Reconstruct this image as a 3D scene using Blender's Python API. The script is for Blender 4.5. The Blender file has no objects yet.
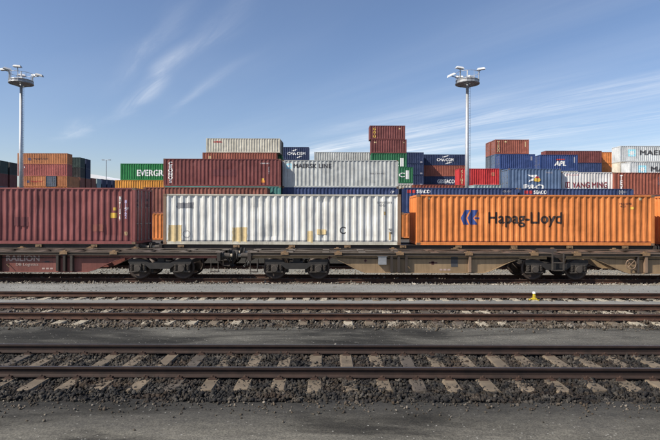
import bpy, bmesh, math, random
import numpy as np
from mathutils import Vector
R = math.radians
scene = bpy.context.scene
COL = scene.collection

# ------------------------------------------------------------------ camera, sky, sun, exposure
FPX, HPX, CAMH = 490.0, 215.0, 2.74      # focal length and horizon in photo pixels, eye height
cam_d = bpy.data.cameras.new('camera')
cam_d.sensor_width = 36.0
cam_d.lens = 36.0 * FPX / 660.0
cam_d.shift_y = -(220.0 - HPX) / 660.0
cam_d.clip_start, cam_d.clip_end = 0.1, 6000
cam = bpy.data.objects.new('camera', cam_d)
COL.objects.link(cam)
cam.location = (0, 0, CAMH)
cam.rotation_euler = (R(90), R(-0.16), 0)
scene.camera = cam

SUN = Vector((-0.95, -0.50, 1.0)).normalized()       # direction towards the sun
sun_el = math.asin(SUN.z)
sun_az = math.atan2(SUN.x, SUN.y)
sl = bpy.data.lights.new('sun', 'SUN')
sl.energy, sl.angle, sl.color = 5.0, R(0.53), (1.0, 0.925, 0.81)
so = bpy.data.objects.new('sun', sl)
COL.objects.link(so)
so.location = (-60, -40, 70)
so.rotation_euler = SUN.to_track_quat('Z', 'Y').to_euler()

world = bpy.data.worlds.new('World')
scene.world = world
world.use_nodes = True
WT = world.node_tree
WT.nodes.clear()


def N(t, kind, **kw):
    n = t.nodes.new(kind)
    for k, v in kw.items():
        if k.startswith('i_'):
            n.inputs[k[2:]].default_value = v
        else:
            setattr(n, k, v)
    return n


def M(t, op, a, b=None, c=None, clamp=False):
    n = t.nodes.new('ShaderNodeMath')
    n.operation = op
    n.use_clamp = clamp
    for i, v in enumerate((a, b, c)):
        if v is None:
            continue
        if isinstance(v, (int, float)):
            n.inputs[i].default_value = v
        else:
            t.links.new(v, n.inputs[i])
    return n.outputs[0]


def ramp(t, fac, stops):
    n = t.nodes.new('ShaderNodeValToRGB')
    els = n.color_ramp.elements
    while len(els) < len(stops):
        els.new(0.5)
    for e, (p, c) in zip(els, stops):
        e.position = p
        e.color = c if len(c) == 4 else (*c, 1)
    t.links.new(fac, n.inputs[0])
    return n.outputs[0]


def mixc(t, fac, a, b, mode='MIX'):
    n = t.nodes.new('ShaderNodeMix')
    n.data_type = 'RGBA'
    n.blend_type = mode
    for i, v in ((0, fac), (6, a), (7, b)):
        if isinstance(v, (int, float)):
            n.inputs[i].default_value = v
        elif isinstance(v, tuple):
            n.inputs[i].default_value = v if len(v) == 4 else (*v, 1)
        else:
            t.links.new(v, n.inputs[i])
    return n.outputs[2]


def build_sky():
    t = WT
    sky = N(t, 'ShaderNodeTexSky', sky_type='NISHITA', sun_disc=False,
            sun_elevation=sun_el, sun_rotation=sun_az % (2 * math.pi),
            altitude=60, air_density=1.0, dust_density=1.0, ozone_density=2.2)
    tc = N(t, 'ShaderNodeTexCoord')
    sep = N(t, 'ShaderNodeSeparateXYZ')
    t.links.new(tc.outputs['Generated'], sep.inputs[0])
    x, y, z = sep.outputs
    zz = M(t, 'MAXIMUM', z, 0.03)
    u, v = M(t, 'DIVIDE', x, zz), M(t, 'DIVIDE', y, zz)      # the sheet of high cloud, seen from below
    s = M(t, 'ADD', M(t, 'MULTIPLY', u, 0.574), M(t, 'MULTIPLY', v, -0.819))
    q = M(t, 'ADD', M(t, 'MULTIPLY', u, 0.819), M(t, 'MULTIPLY', v, 0.574))

    def noise(ks, kq, off, scale, detail, dist, rough=0.6):
        c = N(t, 'ShaderNodeCombineXYZ')
        t.links.new(M(t, 'MULTIPLY', s, ks), c.inputs[0])
        t.links.new(M(t, 'MULTIPLY', q, kq), c.inputs[1])
        c.inputs[2].default_value = off
        n = N(t, 'ShaderNodeTexNoise', i_Scale=scale, i_Detail=detail, i_Distortion=dist, i_Roughness=rough)
        t.links.new(c.outputs[0], n.inputs['Vector'])
        return n.outputs[0]
    warp = M(t, 'MULTIPLY', M(t, 'SUBTRACT', noise(0.35, 0.35, 3.1, 1.0, 3, 0.3), 0.5), 0.8)
    qw = M(t, 'ADD', q, warp)

    def band(center, width, sc, sw):
        a = M(t, 'DIVIDE', M(t, 'SUBTRACT', qw, center), width)
        b = M(t, 'DIVIDE', M(t, 'SUBTRACT', s, sc), sw)
        e = M(t, 'ADD', M(t, 'MULTIPLY', a, a), M(t, 'MULTIPLY', b, b))
        return M(t, 'EXPONENT', M(t, 'MULTIPLY', e, -1.0))
    fib = M(t, 'MULTIPLY', M(t, 'SUBTRACT', noise(0.30, 2.6, 0.7, 1.7, 8, 0.9, 0.66), 0.38), 3.2, clamp=True)
    fib2 = M(t, 'MULTIPLY', M(t, 'SUBTRACT', noise(0.10, 0.9, 5.7, 1.2, 6, 0.4), 0.36), 3.0, clamp=True)
    cover = None
    for w, args in ((0.6, (0.98, 0.085, -3.8, 1.4)), (0.33, (1.38, 0.05, -4.0, 0.8)), (0.35, (0.72, 0.07, -3.2, 0.8)), (0.5, (0.80, 0.10, -6.6, 0.7)),
                    (1.35, (4.25, 0.40, -5.4, 4.6)), (1.2, (5.4, 0.6, -6.4, 4.6)), (1.0, (7.4, 1.4, -9.0, 7.0)),
                    (0.5, (3.5, 0.25, -3.6, 1.5)), (0.42, (-7.0, 2.2, -6.0, 6.0)), (0.4, (1.2, 0.8, 4.0, 3.0)), (0.4, (-3.0, 0.9, 2.0, 3.0))):
        b = M(t, 'MULTIPLY', band(*args), w)
        cover = b if cover is None else M(t, 'MAXIMUM', cover, b)
    veil = M(t, 'MULTIPLY', M(t, 'SUBTRACT', noise(0.12, 0.4, 9.3, 1.0, 4, 0.5), 0.45), 0.55, clamp=True)
    dens = M(t, 'ADD', M(t, 'MULTIPLY', cover, M(t, 'ADD', M(t, 'MULTIPLY', fib, 0.65), M(t, 'MULTIPLY', fib2, 0.45))), M(t, 'MULTIPLY', veil, fib2))
    up = M(t, 'MULTIPLY', M(t, 'SUBTRACT', z, 0.015), 14.0, clamp=True)
    dens = M(t, 'MULTIPLY', M(t, 'MULTIPLY', dens, up), 0.8, clamp=True)
    cloud = (7.2, 7.5, 7.9, 1)
    hsv = N(t, 'ShaderNodeHueSaturation', i_Saturation=1.05, i_Value=1.0)
    t.links.new(sky.outputs[0], hsv.inputs['Color'])
    tint = mixc(t, 1.0, hsv.outputs[0], (1.04, 0.985, 1.03, 1), 'MULTIPLY')
    colr = mixc(t, dens, tint, cloud)
    bg = N(t, 'ShaderNodeBackground', i_Strength=0.112)
    t.links.new(colr, bg.inputs[0])
    out = N(t, 'ShaderNodeOutputWorld')
    t.links.new(bg.outputs[0], out.inputs[0])


build_sky()
scene.view_settings.view_transform = 'Standard'
scene.view_settings.look = 'None'
scene.view_settings.exposure = 0.27
scene.view_settings.gamma = 1.0
scene.view_settings.use_curve_mapping = False
scene.render.engine = 'CYCLES'
scene.cycles.max_bounces = 6
scene.cycles.use_denoising = True

rng = random.Random(11)
npr = np.random.default_rng(5)


# ------------------------------------------------------------------ placing by photo pixels
def PX(px, d):
    return (px - 330.0) * d / FPX


def PZ(py, d):
    return CAMH - (py - HPX) * d / FPX


# ------------------------------------------------------------------ materials
MATS = {}


def new_mat(name):
    m = bpy.data.materials.new(name)
    m.use_nodes = True
    t = m.node_tree
    t.nodes.clear()
    out = N(t, 'ShaderNodeOutputMaterial')
    b = N(t, 'ShaderNodeBsdfPrincipled')
    t.links.new(b.outputs[0], out.inputs[0])
    return m, t, b


def coords(t, scale=(1, 1, 1), rand=True, world=False):
    if world:
        g = N(t, 'ShaderNodeNewGeometry')
        src = g.outputs['Position']
    else:
        src = N(t, 'ShaderNodeTexCoord').outputs['Object']
    mp = N(t, 'ShaderNodeMapping')
    mp.inputs['Scale'].default_value = scale
    t.links.new(src, mp.inputs[0])
    if rand:
        oi = N(t, 'ShaderNodeObjectInfo')
        c = N(t, 'ShaderNodeCombineXYZ')
        r = M(t, 'MULTIPLY', oi.outputs['Random'], 37.0)
        for i in range(3):
            t.links.new(r, c.inputs[i])
        t.links.new(c.outputs[0], mp.inputs['Location'])
    return mp.outputs[0]


def tnoise(t, vec, scale, detail=4, rough=0.6, dist=0.0):
    n = N(t, 'ShaderNodeTexNoise', i_Scale=scale, i_Detail=detail, i_Roughness=rough, i_Distortion=dist)
    t.links.new(vec, n.inputs['Vector'])
    return n.outputs[0]


def paint(name, rgb, rust=0.5, rough=0.5, fade=0.25, streak=0.35):
    """weathered container or wagon paint: blotchy fading, rain streaks, rust breaking through"""
    if name in MATS:
        return MATS[name]
    m, t, b = new_mat(name)
    v1 = coords(t, (0.7, 0.7, 0.7))
    big = tnoise(t, v1, 1.0, 5, 0.65)
    v2 = coords(t, (5.0, 5.0, 0.35))
    st = tnoise(t, v2, 1.4, 5, 0.7)
    v3 = coords(t, (1.6, 1.6, 1.1))
    ru = tnoise(t, v3, 2.2, 8, 0.72, 0.4)
    faded = tuple(min(1, c * (1 + fade) + 0.035 * fade) for c in rgb)
    dark = tuple(c * (1 - fade) for c in rgb)
    c = ramp(t, big, [(0.3, dark), (0.5, rgb), (0.72, faded)])
    px_ = N(t, 'ShaderNodeSeparateXYZ'); t.links.new(N(t, 'ShaderNodeTexCoord').outputs['Object'], px_.inputs[0])
    wn = N(t, 'ShaderNodeTexWhiteNoise', noise_dimensions='2D')
    wc = N(t, 'ShaderNodeCombineXYZ'); t.links.new(M(t, 'FLOOR', M(t, 'MULTIPLY', px_.outputs[0], 0.853)), wc.inputs[0])
    t.links.new(N(t, 'ShaderNodeObjectInfo').outputs['Random'], wc.inputs[1]); t.links.new(wc.outputs[0], wn.inputs['Vector'])
    c = mixc(t, 0.22, c, ramp(t, wn.outputs['Value'], [(0, (0.62, 0.60, 0.58)), (1, (1.25, 1.25, 1.25))]), 'MULTIPLY')
    grime = ramp(t, st, [(0.36, (0.45, 0.42, 0.39)), (0.55, (1, 1, 1))])
    c = mixc(t, streak, c, grime, 'MULTIPLY')
    lo = 0.72 - 0.10 * rust
    rf = ramp(t, ru, [(lo, (0, 0, 0)), (lo + 0.05, (1, 1, 1))])
    c = mixc(t, M(t, 'MULTIPLY', rf, 0.8), c, (0.105, 0.045, 0.022))
    t.links.new(c, b.inputs['Base Color'])
    rr = M(t, 'ADD', M(t, 'MULTIPLY', big, 0.3), rough - 0.12)
    t.links.new(rr, b.inputs['Roughness'])
    b.inputs['Specular IOR Level'].default_value = 0.35
    bp = N(t, 'ShaderNodeBump', i_Strength=0.12, i_Distance=0.01)
    t.links.new(ru, bp.inputs['Height'])
    t.links.new(bp.outputs[0], b.inputs['Normal'])
    MATS[name] = m
    return m


def plain(name, rgb, rough=0.6, metal=0.0, var=0.2, scale=4.0):
    if name in MATS:
        return MATS[name]
    m, t, b = new_mat(name)
    n = tnoise(t, coords(t), scale, 6, 0.65)
    c = ramp(t, n, [(0.3, tuple(x * (1 - var) for x in rgb)), (0.7, tuple(min(1, x * (1 + var)) for x in rgb))])
    t.links.new(c, b.inputs['Base Color'])
    b.inputs['Roughness'].default_value = rough
    b.inputs['Metallic'].default_value = metal
    MATS[name] = m
    return m


def mat_ground(name, stops, sc_big, sc_fine, bump=0.3, aniso=(1, 1, 1), fine_amt=0.5, rough=0.9, patch=None, spec=0.25):
    m, t, b = new_mat(name)
    v = coords(t, aniso, False, True)
    big = tnoise(t, v, sc_big, 6, 0.62, 0.6)
    c = ramp(t, big, stops)
    v2 = coords(t, (1, 1, 1), False, True)
    fine = tnoise(t, v2, sc_fine, 4, 0.75)
    fc = ramp(t, fine, [(0.25, (0.35, 0.35, 0.35)), (0.5, (0.9, 0.9, 0.9)), (0.75, (1.6, 1.58, 1.5))])
    c = mixc(t, fine_amt, c, fc, 'MULTIPLY')
    if patch:
        pn = tnoise(t, coords(t, patch[1], False, True), patch[2], 5, 0.55, 0.8)
        pf = ramp(t, pn, [(patch[3], (0, 0, 0)), (patch[3] + 0.12, (1, 1, 1))])
        c = mixc(t, M(t, 'MULTIPLY', pf, patch[4]), c, patch[0])
    t.links.new(c, b.inputs['Base Color'])
    b.inputs['Roughness'].default_value = rough
    b.inputs['Specular IOR Level'].default_value = spec
    bp = N(t, 'ShaderNodeBump', i_Strength=bump, i_Distance=0.02)
    t.links.new(fine, bp.inputs['Height'])
    t.links.new(bp.outputs[0], b.inputs['Normal'])
    MATS[name] = m
    return m


def mat_stone(name, cols, cell=9.0):
    m, t, b = new_mat(name)
    v = coords(t, (1, 1, 1), False, True)
    vo = N(t, 'ShaderNodeTexVoronoi', i_Scale=cell)
    t.links.new(v, vo.inputs['Vector'])
    sp = N(t, 'ShaderNodeSeparateColor')
    t.links.new(vo.outputs['Color'], sp.inputs[0])
    k = len(cols)
    c = ramp(t, sp.outputs[0], [(i / (k - 1), cc) for i, cc in enumerate(cols)])
    big = tnoise(t, coords(t, (0.5, 1.0, 1.0), False, True), 0.9, 4, 0.6)
    c = mixc(t, 0.75, c, ramp(t, big, [(0.3, (0.5, 0.5, 0.52)), (0.7, (1.45, 1.35, 1.2))]), 'MULTIPLY')
    rn = tnoise(t, coords(t, (0.8, 1.6, 1.0), False, True), 1.3, 5, 0.65)
    c = mixc(t, ramp(t, rn, [(0.50, (0, 0, 0)), (0.68, (0.55, 0.55, 0.55))]), c, (0.055, 0.036, 0.023))
    t.links.new(c, b.inputs['Base Color'])
    b.inputs['Roughness'].default_value = 0.92
    b.inputs['Specular IOR Level'].default_value = 0.2
    MATS[name] = m
    return m




def mat_asphalt(name, base, edge_y, edge_w, seed):
    m, t, b = new_mat(name)
    off = N(t, 'ShaderNodeNewGeometry').outputs['Position']

    def vec(sc):
        mp = N(t, 'ShaderNodeMapping')
        mp.inputs['Scale'].default_value = sc
        mp.inputs['Location'].default_value = (seed * 7.3, seed * 3.1, 0)
        t.links.new(off, mp.inputs[0])
        return mp.outputs[0]
    big = tnoise(t, vec((0.30, 0.75, 1)), 0.7, 6, 0.6, 0.7)
    c = ramp(t, big, [(0.36, tuple(x * 0.22 for x in base)), (0.45, tuple(x * 0.42 for x in base)), (0.54, base), (0.66, tuple(x * 1.45 for x in base))])
    mid = tnoise(t, vec((1.0, 3.0, 1)), 2.2, 5, 0.7, 0.3)
    c = mixc(t, 0.6, c, ramp(t, mid, [(0.3, (0.55, 0.55, 0.56)), (0.7, (1.35, 1.33, 1.28))]), 'MULTIPLY')
    fine = tnoise(t, vec((1, 1, 1)), 42.0, 3, 0.8)
    c = mixc(t, 0.85, c, ramp(t, fine, [(0.28, (0.3, 0.3, 0.3)), (0.5, (0.95, 0.95, 0.95)), (0.72, (1.8, 1.78, 1.7))]), 'MULTIPLY')
    vo = N(t, 'ShaderNodeTexVoronoi', i_Scale=26.0)
    t.links.new(vec((1, 1, 1)), vo.inputs['Vector'])
    sp = N(t, 'ShaderNodeSeparateColor'); t.links.new(vo.outputs['Color'], sp.inputs[0])
    chip = M(t, 'MULTIPLY', M(t, 'GREATER_THAN', sp.outputs[0], 0.965), M(t, 'LESS_THAN', vo.outputs['Distance'], 0.32))
    c = mixc(t, M(t, 'MULTIPLY', chip, 0.8), c, (0.30, 0.29, 0.26))
    # darker band along the path's edge, broken up by the large noise
    sy = N(t, 'ShaderNodeSeparateXYZ'); t.links.new(off, sy.inputs[0])
    dd = M(t, 'DIVIDE', M(t, 'ABSOLUTE', M(t, 'SUBTRACT', sy.outputs[1], edge_y)), edge_w)
    g1 = M(t, 'SUBTRACT', M(t, 'ADD', 1.15, M(t, 'MULTIPLY', M(t, 'SUBTRACT', big, 0.5), 4.0)), dd, clamp=True)
    c = mixc(t, M(t, 'MULTIPLY', g1, 0.72), c, (0.020, 0.020, 0.0205))
    t.links.new(c, b.inputs['Base Color'])
    b.inputs['Roughness'].default_value = 0.9
    b.inputs['Specular IOR Level'].default_value = 0.2
    bp = N(t, 'ShaderNodeBump', i_Strength=0.45, i_Distance=0.012)
    t.links.new(fine, bp.inputs['Height'])
    t.links.new(bp.outputs[0], b.inputs['Normal'])
    MATS[name] = m


mat_asphalt('asphalt', (0.105, 0.100, 0.085), 7.9, 0.85, 1.0)
mat_asphalt('asphalt_mid', (0.088, 0.085, 0.074), 10.4, 0.7, 2.0)
mat_ground('fine_gravel', [(0.3, (0.15, 0.152, 0.142)), (0.55, (0.215, 0.214, 0.198)), (0.75, (0.28, 0.276, 0.252))], 0.9, 30.0, 0.5, (0.3, 1, 1), 0.55)
mat_ground('ballast_bed', [(0.3, (0.025, 0.025, 0.026)), (0.6, (0.06, 0.056, 0.05)), (0.8, (0.09, 0.08, 0.068))], 1.5, 22.0, 0.8, (1, 1, 1), 0.7)
mat_ground('earth', [(0.3, (0.09, 0.085, 0.075)), (0.7, (0.17, 0.16, 0.14))], 0.2, 8.0, 0.3)
mat_ground('yard_concrete', [(0.3, (0.05, 0.05, 0.049)), (0.7, (0.085, 0.083, 0.078))], 0.3, 9.0, 0.1)
mat_stone('stone_dark', [(0.010, 0.010, 0.011), (0.021, 0.021, 0.022), (0.040, 0.039, 0.037), (0.026, 0.022, 0.018), (0.085, 0.08, 0.072)])
mat_stone('stone_brown', [(0.036, 0.031, 0.025), (0.07, 0.063, 0.053), (0.115, 0.104, 0.088), (0.06, 0.046, 0.033), (0.22, 0.205, 0.18)], 8.0)
mat_stone('stone_light', [(0.13, 0.13, 0.12), (0.20, 0.197, 0.182), (0.27, 0.262, 0.237), (0.16, 0.15, 0.13), (0.42, 0.40, 0.36)], 8.0)
plain('rail_rust', (0.052, 0.0225, 0.0125), 0.85, 0.0, 0.45, 5.0)
plain('rail_dark', (0.022, 0.0112, 0.0078), 0.85, 0.0, 0.5, 4.0)
plain('rail_head', (0.10, 0.085, 0.075), 0.42, 0.7, 0.3, 3.0)
plain('sleeper', (0.125, 0.098, 0.067), 0.9, 0.0, 0.45, 2.2)
plain('sleeper_dark', (0.070, 0.057, 0.044), 0.9, 0.0, 0.45, 2.2)
plain('sleeper_pale', (0.30, 0.265, 0.20), 0.9, 0.0, 0.35, 2.2)
plain('baseplate', (0.050, 0.027, 0.018), 0.8, 0.0, 0.4, 8.0)
plain('galvanised', (0.50, 0.51, 0.52), 0.45, 0.55, 0.15, 2.0)
plain('lamp_metal', (0.30, 0.31, 0.32), 0.45, 0.4, 0.2, 3.0)
plain('lamp_white', (0.72, 0.73, 0.73), 0.4, 0.0, 0.1, 3.0)
plain('lamp_glass', (0.62, 0.66, 0.68), 0.12, 0.0, 0.1, 3.0)
plain('bogie_black', (0.018, 0.016, 0.0145), 0.7, 0.0, 0.4, 5.0)
plain('bogie_dust', (0.055, 0.046, 0.038), 0.8, 0.0, 0.4, 6.0)
plain('wheel_steel', (0.055, 0.04, 0.032), 0.6, 0.3, 0.4, 4.0)
plain('casting', (0.17, 0.105, 0.065), 0.75, 0.0, 0.5, 9.0)
plain('rubber', (0.015, 0.015, 0.016), 0.6)
plain('pale_tan', (0.42, 0.36, 0.27), 0.6, 0.0, 0.3, 6.0)
plain('lug_tan', (0.20, 0.125, 0.065), 0.7, 0.0, 0.4, 9.0)
plain('yellow', (0.52, 0.40, 0.03), 0.6, 0.0, 0.5, 14.0)
plain('white_paint', (0.80, 0.80, 0.77), 0.5, 0.0, 0.06, 6.0)
plain('steel_bar', (0.30, 0.30, 0.30), 0.5, 0.4, 0.3, 6.0)
plain('hall_white', (0.80, 0.81, 0.82), 0.6, 0.0, 0.04, 0.1)
plain('hall_wall', (0.45, 0.47, 0.48), 0.6, 0.0, 0.08, 0.2)
INK = {}


def ink(name, rgb):
    if name not in INK:
        INK[name] = plain('ink_' + name, rgb, 0.55, 0.0, 0.14, 7.0)
    return INK[name]


ink('white', (0.72, 0.72, 0.70)); ink('black', (0.028, 0.018, 0.016)); ink('blue', (0.030, 0.058, 0.22)); ink('red', (0.42, 0.035, 0.035))
ink('maroon', (0.20, 0.015, 0.028)); ink('charcoal', (0.055, 0.055, 0.06)); ink('sky', (0.30, 0.66, 0.80)); ink('gold', (0.62, 0.40, 0.06))
ink('cream', (0.60, 0.47, 0.25)); ink('grey', (0.23, 0.23, 0.235)); ink('fade', (0.40, 0.30, 0.265)); ink('brown', (0.085, 0.03, 0.028))
ink('tan', (0.40, 0.28, 0.12)); ink('lilac', (0.42, 0.40, 0.60)); ink('orange', (0.62, 0.24, 0.04)); ink('dim', (0.30, 0.30, 0.34)); ink('violet', (0.10, 0.075, 0.14)); ink('rustred', (0.19, 0.05, 0.022)); ink('stain', (0.125, 0.032, 0.034)); ink('blush', (0.25, 0.085, 0.062))

PAINT = {
    'red_brown': ((0.235, 0.076, 0.072), 0.55), 'maroon': ((0.165, 0.050, 0.047), 0.35), 'brown': ((0.235, 0.085, 0.062), 0.4),
    'brick': ((0.285, 0.088, 0.058), 0.4), 'off_white': ((0.70, 0.70, 0.655), 0.34), 'orange': ((0.67, 0.225, 0.062), 0.2), 'faded_orange': ((0.47, 0.185, 0.075), 0.4),
    'amber': ((0.62, 0.27, 0.045), 0.3), 'navy': ((0.022, 0.036, 0.092), 0.15), 'blue': ((0.036, 0.058, 0.145), 0.2), 'apl_blue': ((0.034, 0.066, 0.20), 0.15),
    'pale_blue': ((0.10, 0.155, 0.26), 0.3), 'slate': ((0.10, 0.125, 0.165), 0.3), 'teal': ((0.085, 0.26, 0.235), 0.3), 'green': ((0.018, 0.195, 0.055), 0.1),
    'forest': ((0.022, 0.135, 0.06), 0.15), 'grey': ((0.47, 0.49, 0.475), 0.25), 'light_grey': ((0.54, 0.565, 0.57), 0.12), 'beige': ((0.56, 0.535, 0.45), 0.3),
    'red': ((0.48, 0.032, 0.035), 0.1), 'rose': ((0.36, 0.10, 0.085), 0.3), 'pale_teal': ((0.30, 0.40, 0.41), 0.2), 'white': ((0.68, 0.665, 0.64), 0.1),
    'dark_green': ((0.030, 0.055, 0.052), 0.2), 'charcoal': ((0.035, 0.038, 0.042), 0.2), 'cream': ((0.60, 0.55, 0.45), 0.2),
    'wagon_red': ((0.195, 0.072, 0.058), 0.5), 'wagon_tan': ((0.27, 0.192, 0.112), 0.55), 'wagon_grey': ((0.098, 0.076, 0.057), 0.6),
    'wagon_dark': ((0.045, 0.036, 0.030), 0.6), 'rust_tan': ((0.25, 0.17, 0.115), 0.8),
}


def P(name):
    rgb, ru = PAINT[name]
    return paint(name, rgb, ru)


# ------------------------------------------------------------------ mesh helpers
class MB:
    def __init__(self):
        self.v, self.f = [], []

    def add(self, vs, fs):
        o = len(self.v)
        self.v += [tuple(p) for p in vs]
        self.f += [tuple(i + o for i in f) for f in fs]
        return self

    def box(self, x0, x1, y0, y1, z0, z1):
        vs = [(x, y, z) for z in (z0, z1) for y in (y0, y1) for x in (x0, x1)]
        return self.add(vs, [(0, 2, 3, 1), (4, 5, 7, 6), (0, 1, 5, 4), (2, 6, 7, 3), (0, 4, 6, 2), (1, 3, 7, 5)])

    def prism(self, poly, y0, y1):           # polygon in x,z (counter-clockwise seen from -y) pushed along y
        n = len(poly)
        vs = [(x, y0, z) for x, z in poly] + [(x, y1, z) for x, z in poly]
        fs = [tuple(range(n)), tuple(range(2 * n - 1, n - 1, -1))]
        fs += [(i, i + n, (i + 1) % n + n, (i + 1) % n) for i in range(n)]
        return self.add(vs, fs)

    def tube(self, p0, p1, r0, r1=None, n=8, caps=True):
        r1 = r0 if r1 is None else r1
        p0, p1 = Vector(p0), Vector(p1)
        q = (p1 - p0).to_track_quat('Z', 'Y')
        vs = []
        for p, r in ((p0, r0), (p1, r1)):
            for k in range(n):
                a = 2 * math.pi * k / n
                vs.append(tuple(p + q @ Vector((r * math.cos(a), r * math.sin(a), 0))))
        fs = [(k, (k + 1) % n, (k + 1) % n + n, k + n) for k in range(n)]
        if caps:
            fs += [tuple(range(n - 1, -1, -1)), tuple(range(n, 2 * n))]
        return self.add(vs, fs)

    def lathe_y(self, prof, cx, cz, n=28):    # profile of (radius, y) turned about an axis along y
        k = len(prof)
        vs, fs = [], []
        for j in range(n):
            a = 2 * math.pi * j / n
            vs += [(cx + r * math.cos(a), y, cz + r * math.sin(a)) for r, y in prof]
        for j in range(n):
            for i in range(k - 1):
                a, b = j * k + i, ((j + 1) % n) * k + i
                fs.append((a, a + 1, b + 1, b))
        return self.add(vs, fs)

    def path(self, pts, r, n=6):
        for a, b in zip(pts, pts[1:]):
            self.tube(a, b, r, r, n)
        return self

    def mesh(self, name):
        me = bpy.data.meshes.new(name)
        me.from_pydata(self.v, [], self.f)
        me.update()
        bm = bmesh.new(); bm.from_mesh(me)
        bmesh.ops.recalc_face_normals(bm, faces=bm.faces)
        bm.to_mesh(me); bm.free()
        me.materials.append(None)
        return me

    def build(self, name, mat, parent=None, smooth=False):
        return put(name, self.mesh(name), mat, parent, smooth)


def put(name, me, mat, parent=None, smooth=False):
    if len(me.materials) == 0:
        me.materials.append(None)
    o = bpy.data.objects.new(name, me)
    COL.objects.link(o)
    if mat is not None:
        o.material_slots[0].link = 'OBJECT'
        o.material_slots[0].material = mat
    if parent is not None:
        o.parent = parent
    if smooth:
        for p in me.polygons:
            p.use_smooth = True
    return o


def tag(o, label, cat=None, group=None, kind=None):
    o['label'] = label
    if cat:
        o['category'] = cat
    if group:
        o['group'] = group
    if kind:
        o['kind'] = kind
    return o


def thing(name, label, cat, loc=(0, 0, 0), rz=0, group=None):
    o = bpy.data.objects.new(name, None)
    o.empty_display_size = 0.3
    COL.objects.link(o)
    o.location = loc
    o.rotation_euler = (0, 0, rz)
    return tag(o, label, cat, group)


# ------------------------------------------------------------------ the ground
def wobble(n, amp, seed):
    g = np.random.default_rng(seed)
    a = g.normal(0, 1, n)
    k = np.exp(-0.5 * (np.arange(-6, 7) / 2.2) ** 2)
    return np.convolve(a, k / k.sum(), 'same') * amp * 2.0


def strip(name, x0, x1, y0, y1, z, mat, label, cat, amp0=0.0, amp1=0.0, seed=1, kind='structure', step=0.2, z1=None):
    n = int((x1 - x0) / step) + 1
    xs = np.linspace(x0, x1, n)
    a = y0 + wobble(n, amp0, seed) if amp0 else np.full(n, y0)
    b = y1 + wobble(n, amp1, seed + 1) if amp1 else np.full(n, y1)
    z1 = z if z1 is None else z1
    vs, fs = [], []
    for i in range(n):
        vs += [(xs[i], a[i], z), (xs[i], b[i], z1)]
    for i in range(n - 1):
        fs.append((2 * i, 2 * i + 2, 2 * i + 3, 2 * i + 1))
    m = MB(); m.add(vs, fs)
    o = m.build(name, MATS[mat])
    return tag(o, label, cat, None, kind)


gm = MB()
gm.add([(-3000, -300, -0.42), (3000, -300, -0.42), (3000, 5000, -0.42), (-3000, 5000, -0.42)], [(0, 1, 2, 3)])
tag(gm.build('ground', MATS['earth']), 'bare ground under the railway yard', 'ground', None, 'structure')
strip('pavement', -60, 60, -14, 7.86, -0.225, 'asphalt', 'dark mottled asphalt path in front of the nearest track', 'path', 0, 0.06, 3)
strip('track_bed', -60, 60, 7.5, 10.6, -0.25, 'ballast_bed', 'dark ballast bed under the nearest track', 'ground', 0.05, 0.05, 7)
strip('pavement', -60, 60, 10.48, 12.85, -0.20, 'asphalt_mid', 'dark asphalt path between the nearest and second track', 'path', 0.03, 0.08, 12)
strip('track_bed', -70, 70, 12.6, 15.75, -0.245, 'ballast_bed', 'brownish ballast bed under the second track', 'ground', 0.06, 0.05, 17)
strip('gravel_path', -70, 70, 15.5, 17.0, -0.20, 'fine_gravel', 'narrow light grey gravel strip behind the second track', 'path', 0.05, 0.05, 22)
strip('track_bed', -70, 70, 16.7, 17.6, -0.23, 'ballast_bed', 'thin dark bed along the half buried third track', 'ground', 0.0, 0.0, 27)
strip('gravel_path', -80, 80, 17.42, 19.0, -0.035, 'fine_gravel', 'light grey gravel burying the third track', 'path', 0.0, 0.0, 32, z1=0.012)
strip('gravel_path', -80, 80, 19.0, 20.3, 0.012, 'fine_gravel', 'light grey gravel slope beside the empty wagons', 'path', 0.0, 0.05, 33, z1=-0.13)
strip('track_bed', -80, 80, 20.0, 23.6, -0.19, 'ballast_bed', 'dark ballast bed under the empty wagons', 'ground', 0.05, 0.08, 37)
strip('gravel_path', -90, 90, 23.2, 25.25, -0.165, 'fine_gravel', 'light gravel shoulder between the two trains', 'path', 0.05, 0.05, 42, z1=-0.06)
strip('track_bed', -90, 90, 25.0, 28.2, -0.12, 'ballast_bed', 'dark ballast bed under the container train', 'ground', 0.05, 0.05, 47)
ym = MB(); ym.box(-700, 700, 31.0, 900, -0.35, 0.20)
tag(ym.build('yard_pavement', MATS['yard_concrete']), 'dark asphalt pavement of the container yard', 'pavement', None, 'structure')
km = MB()
for i in range(60):
    x = -90 + i * 3.0
    km.box(x, x + 2.98, 30.8, 31.0, -0.36, 0.23)
tag(km.build('kerb', MATS['yard_concrete']), 'concrete kerb along the edge of the container yard', 'kerb', None, 'structure')


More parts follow.
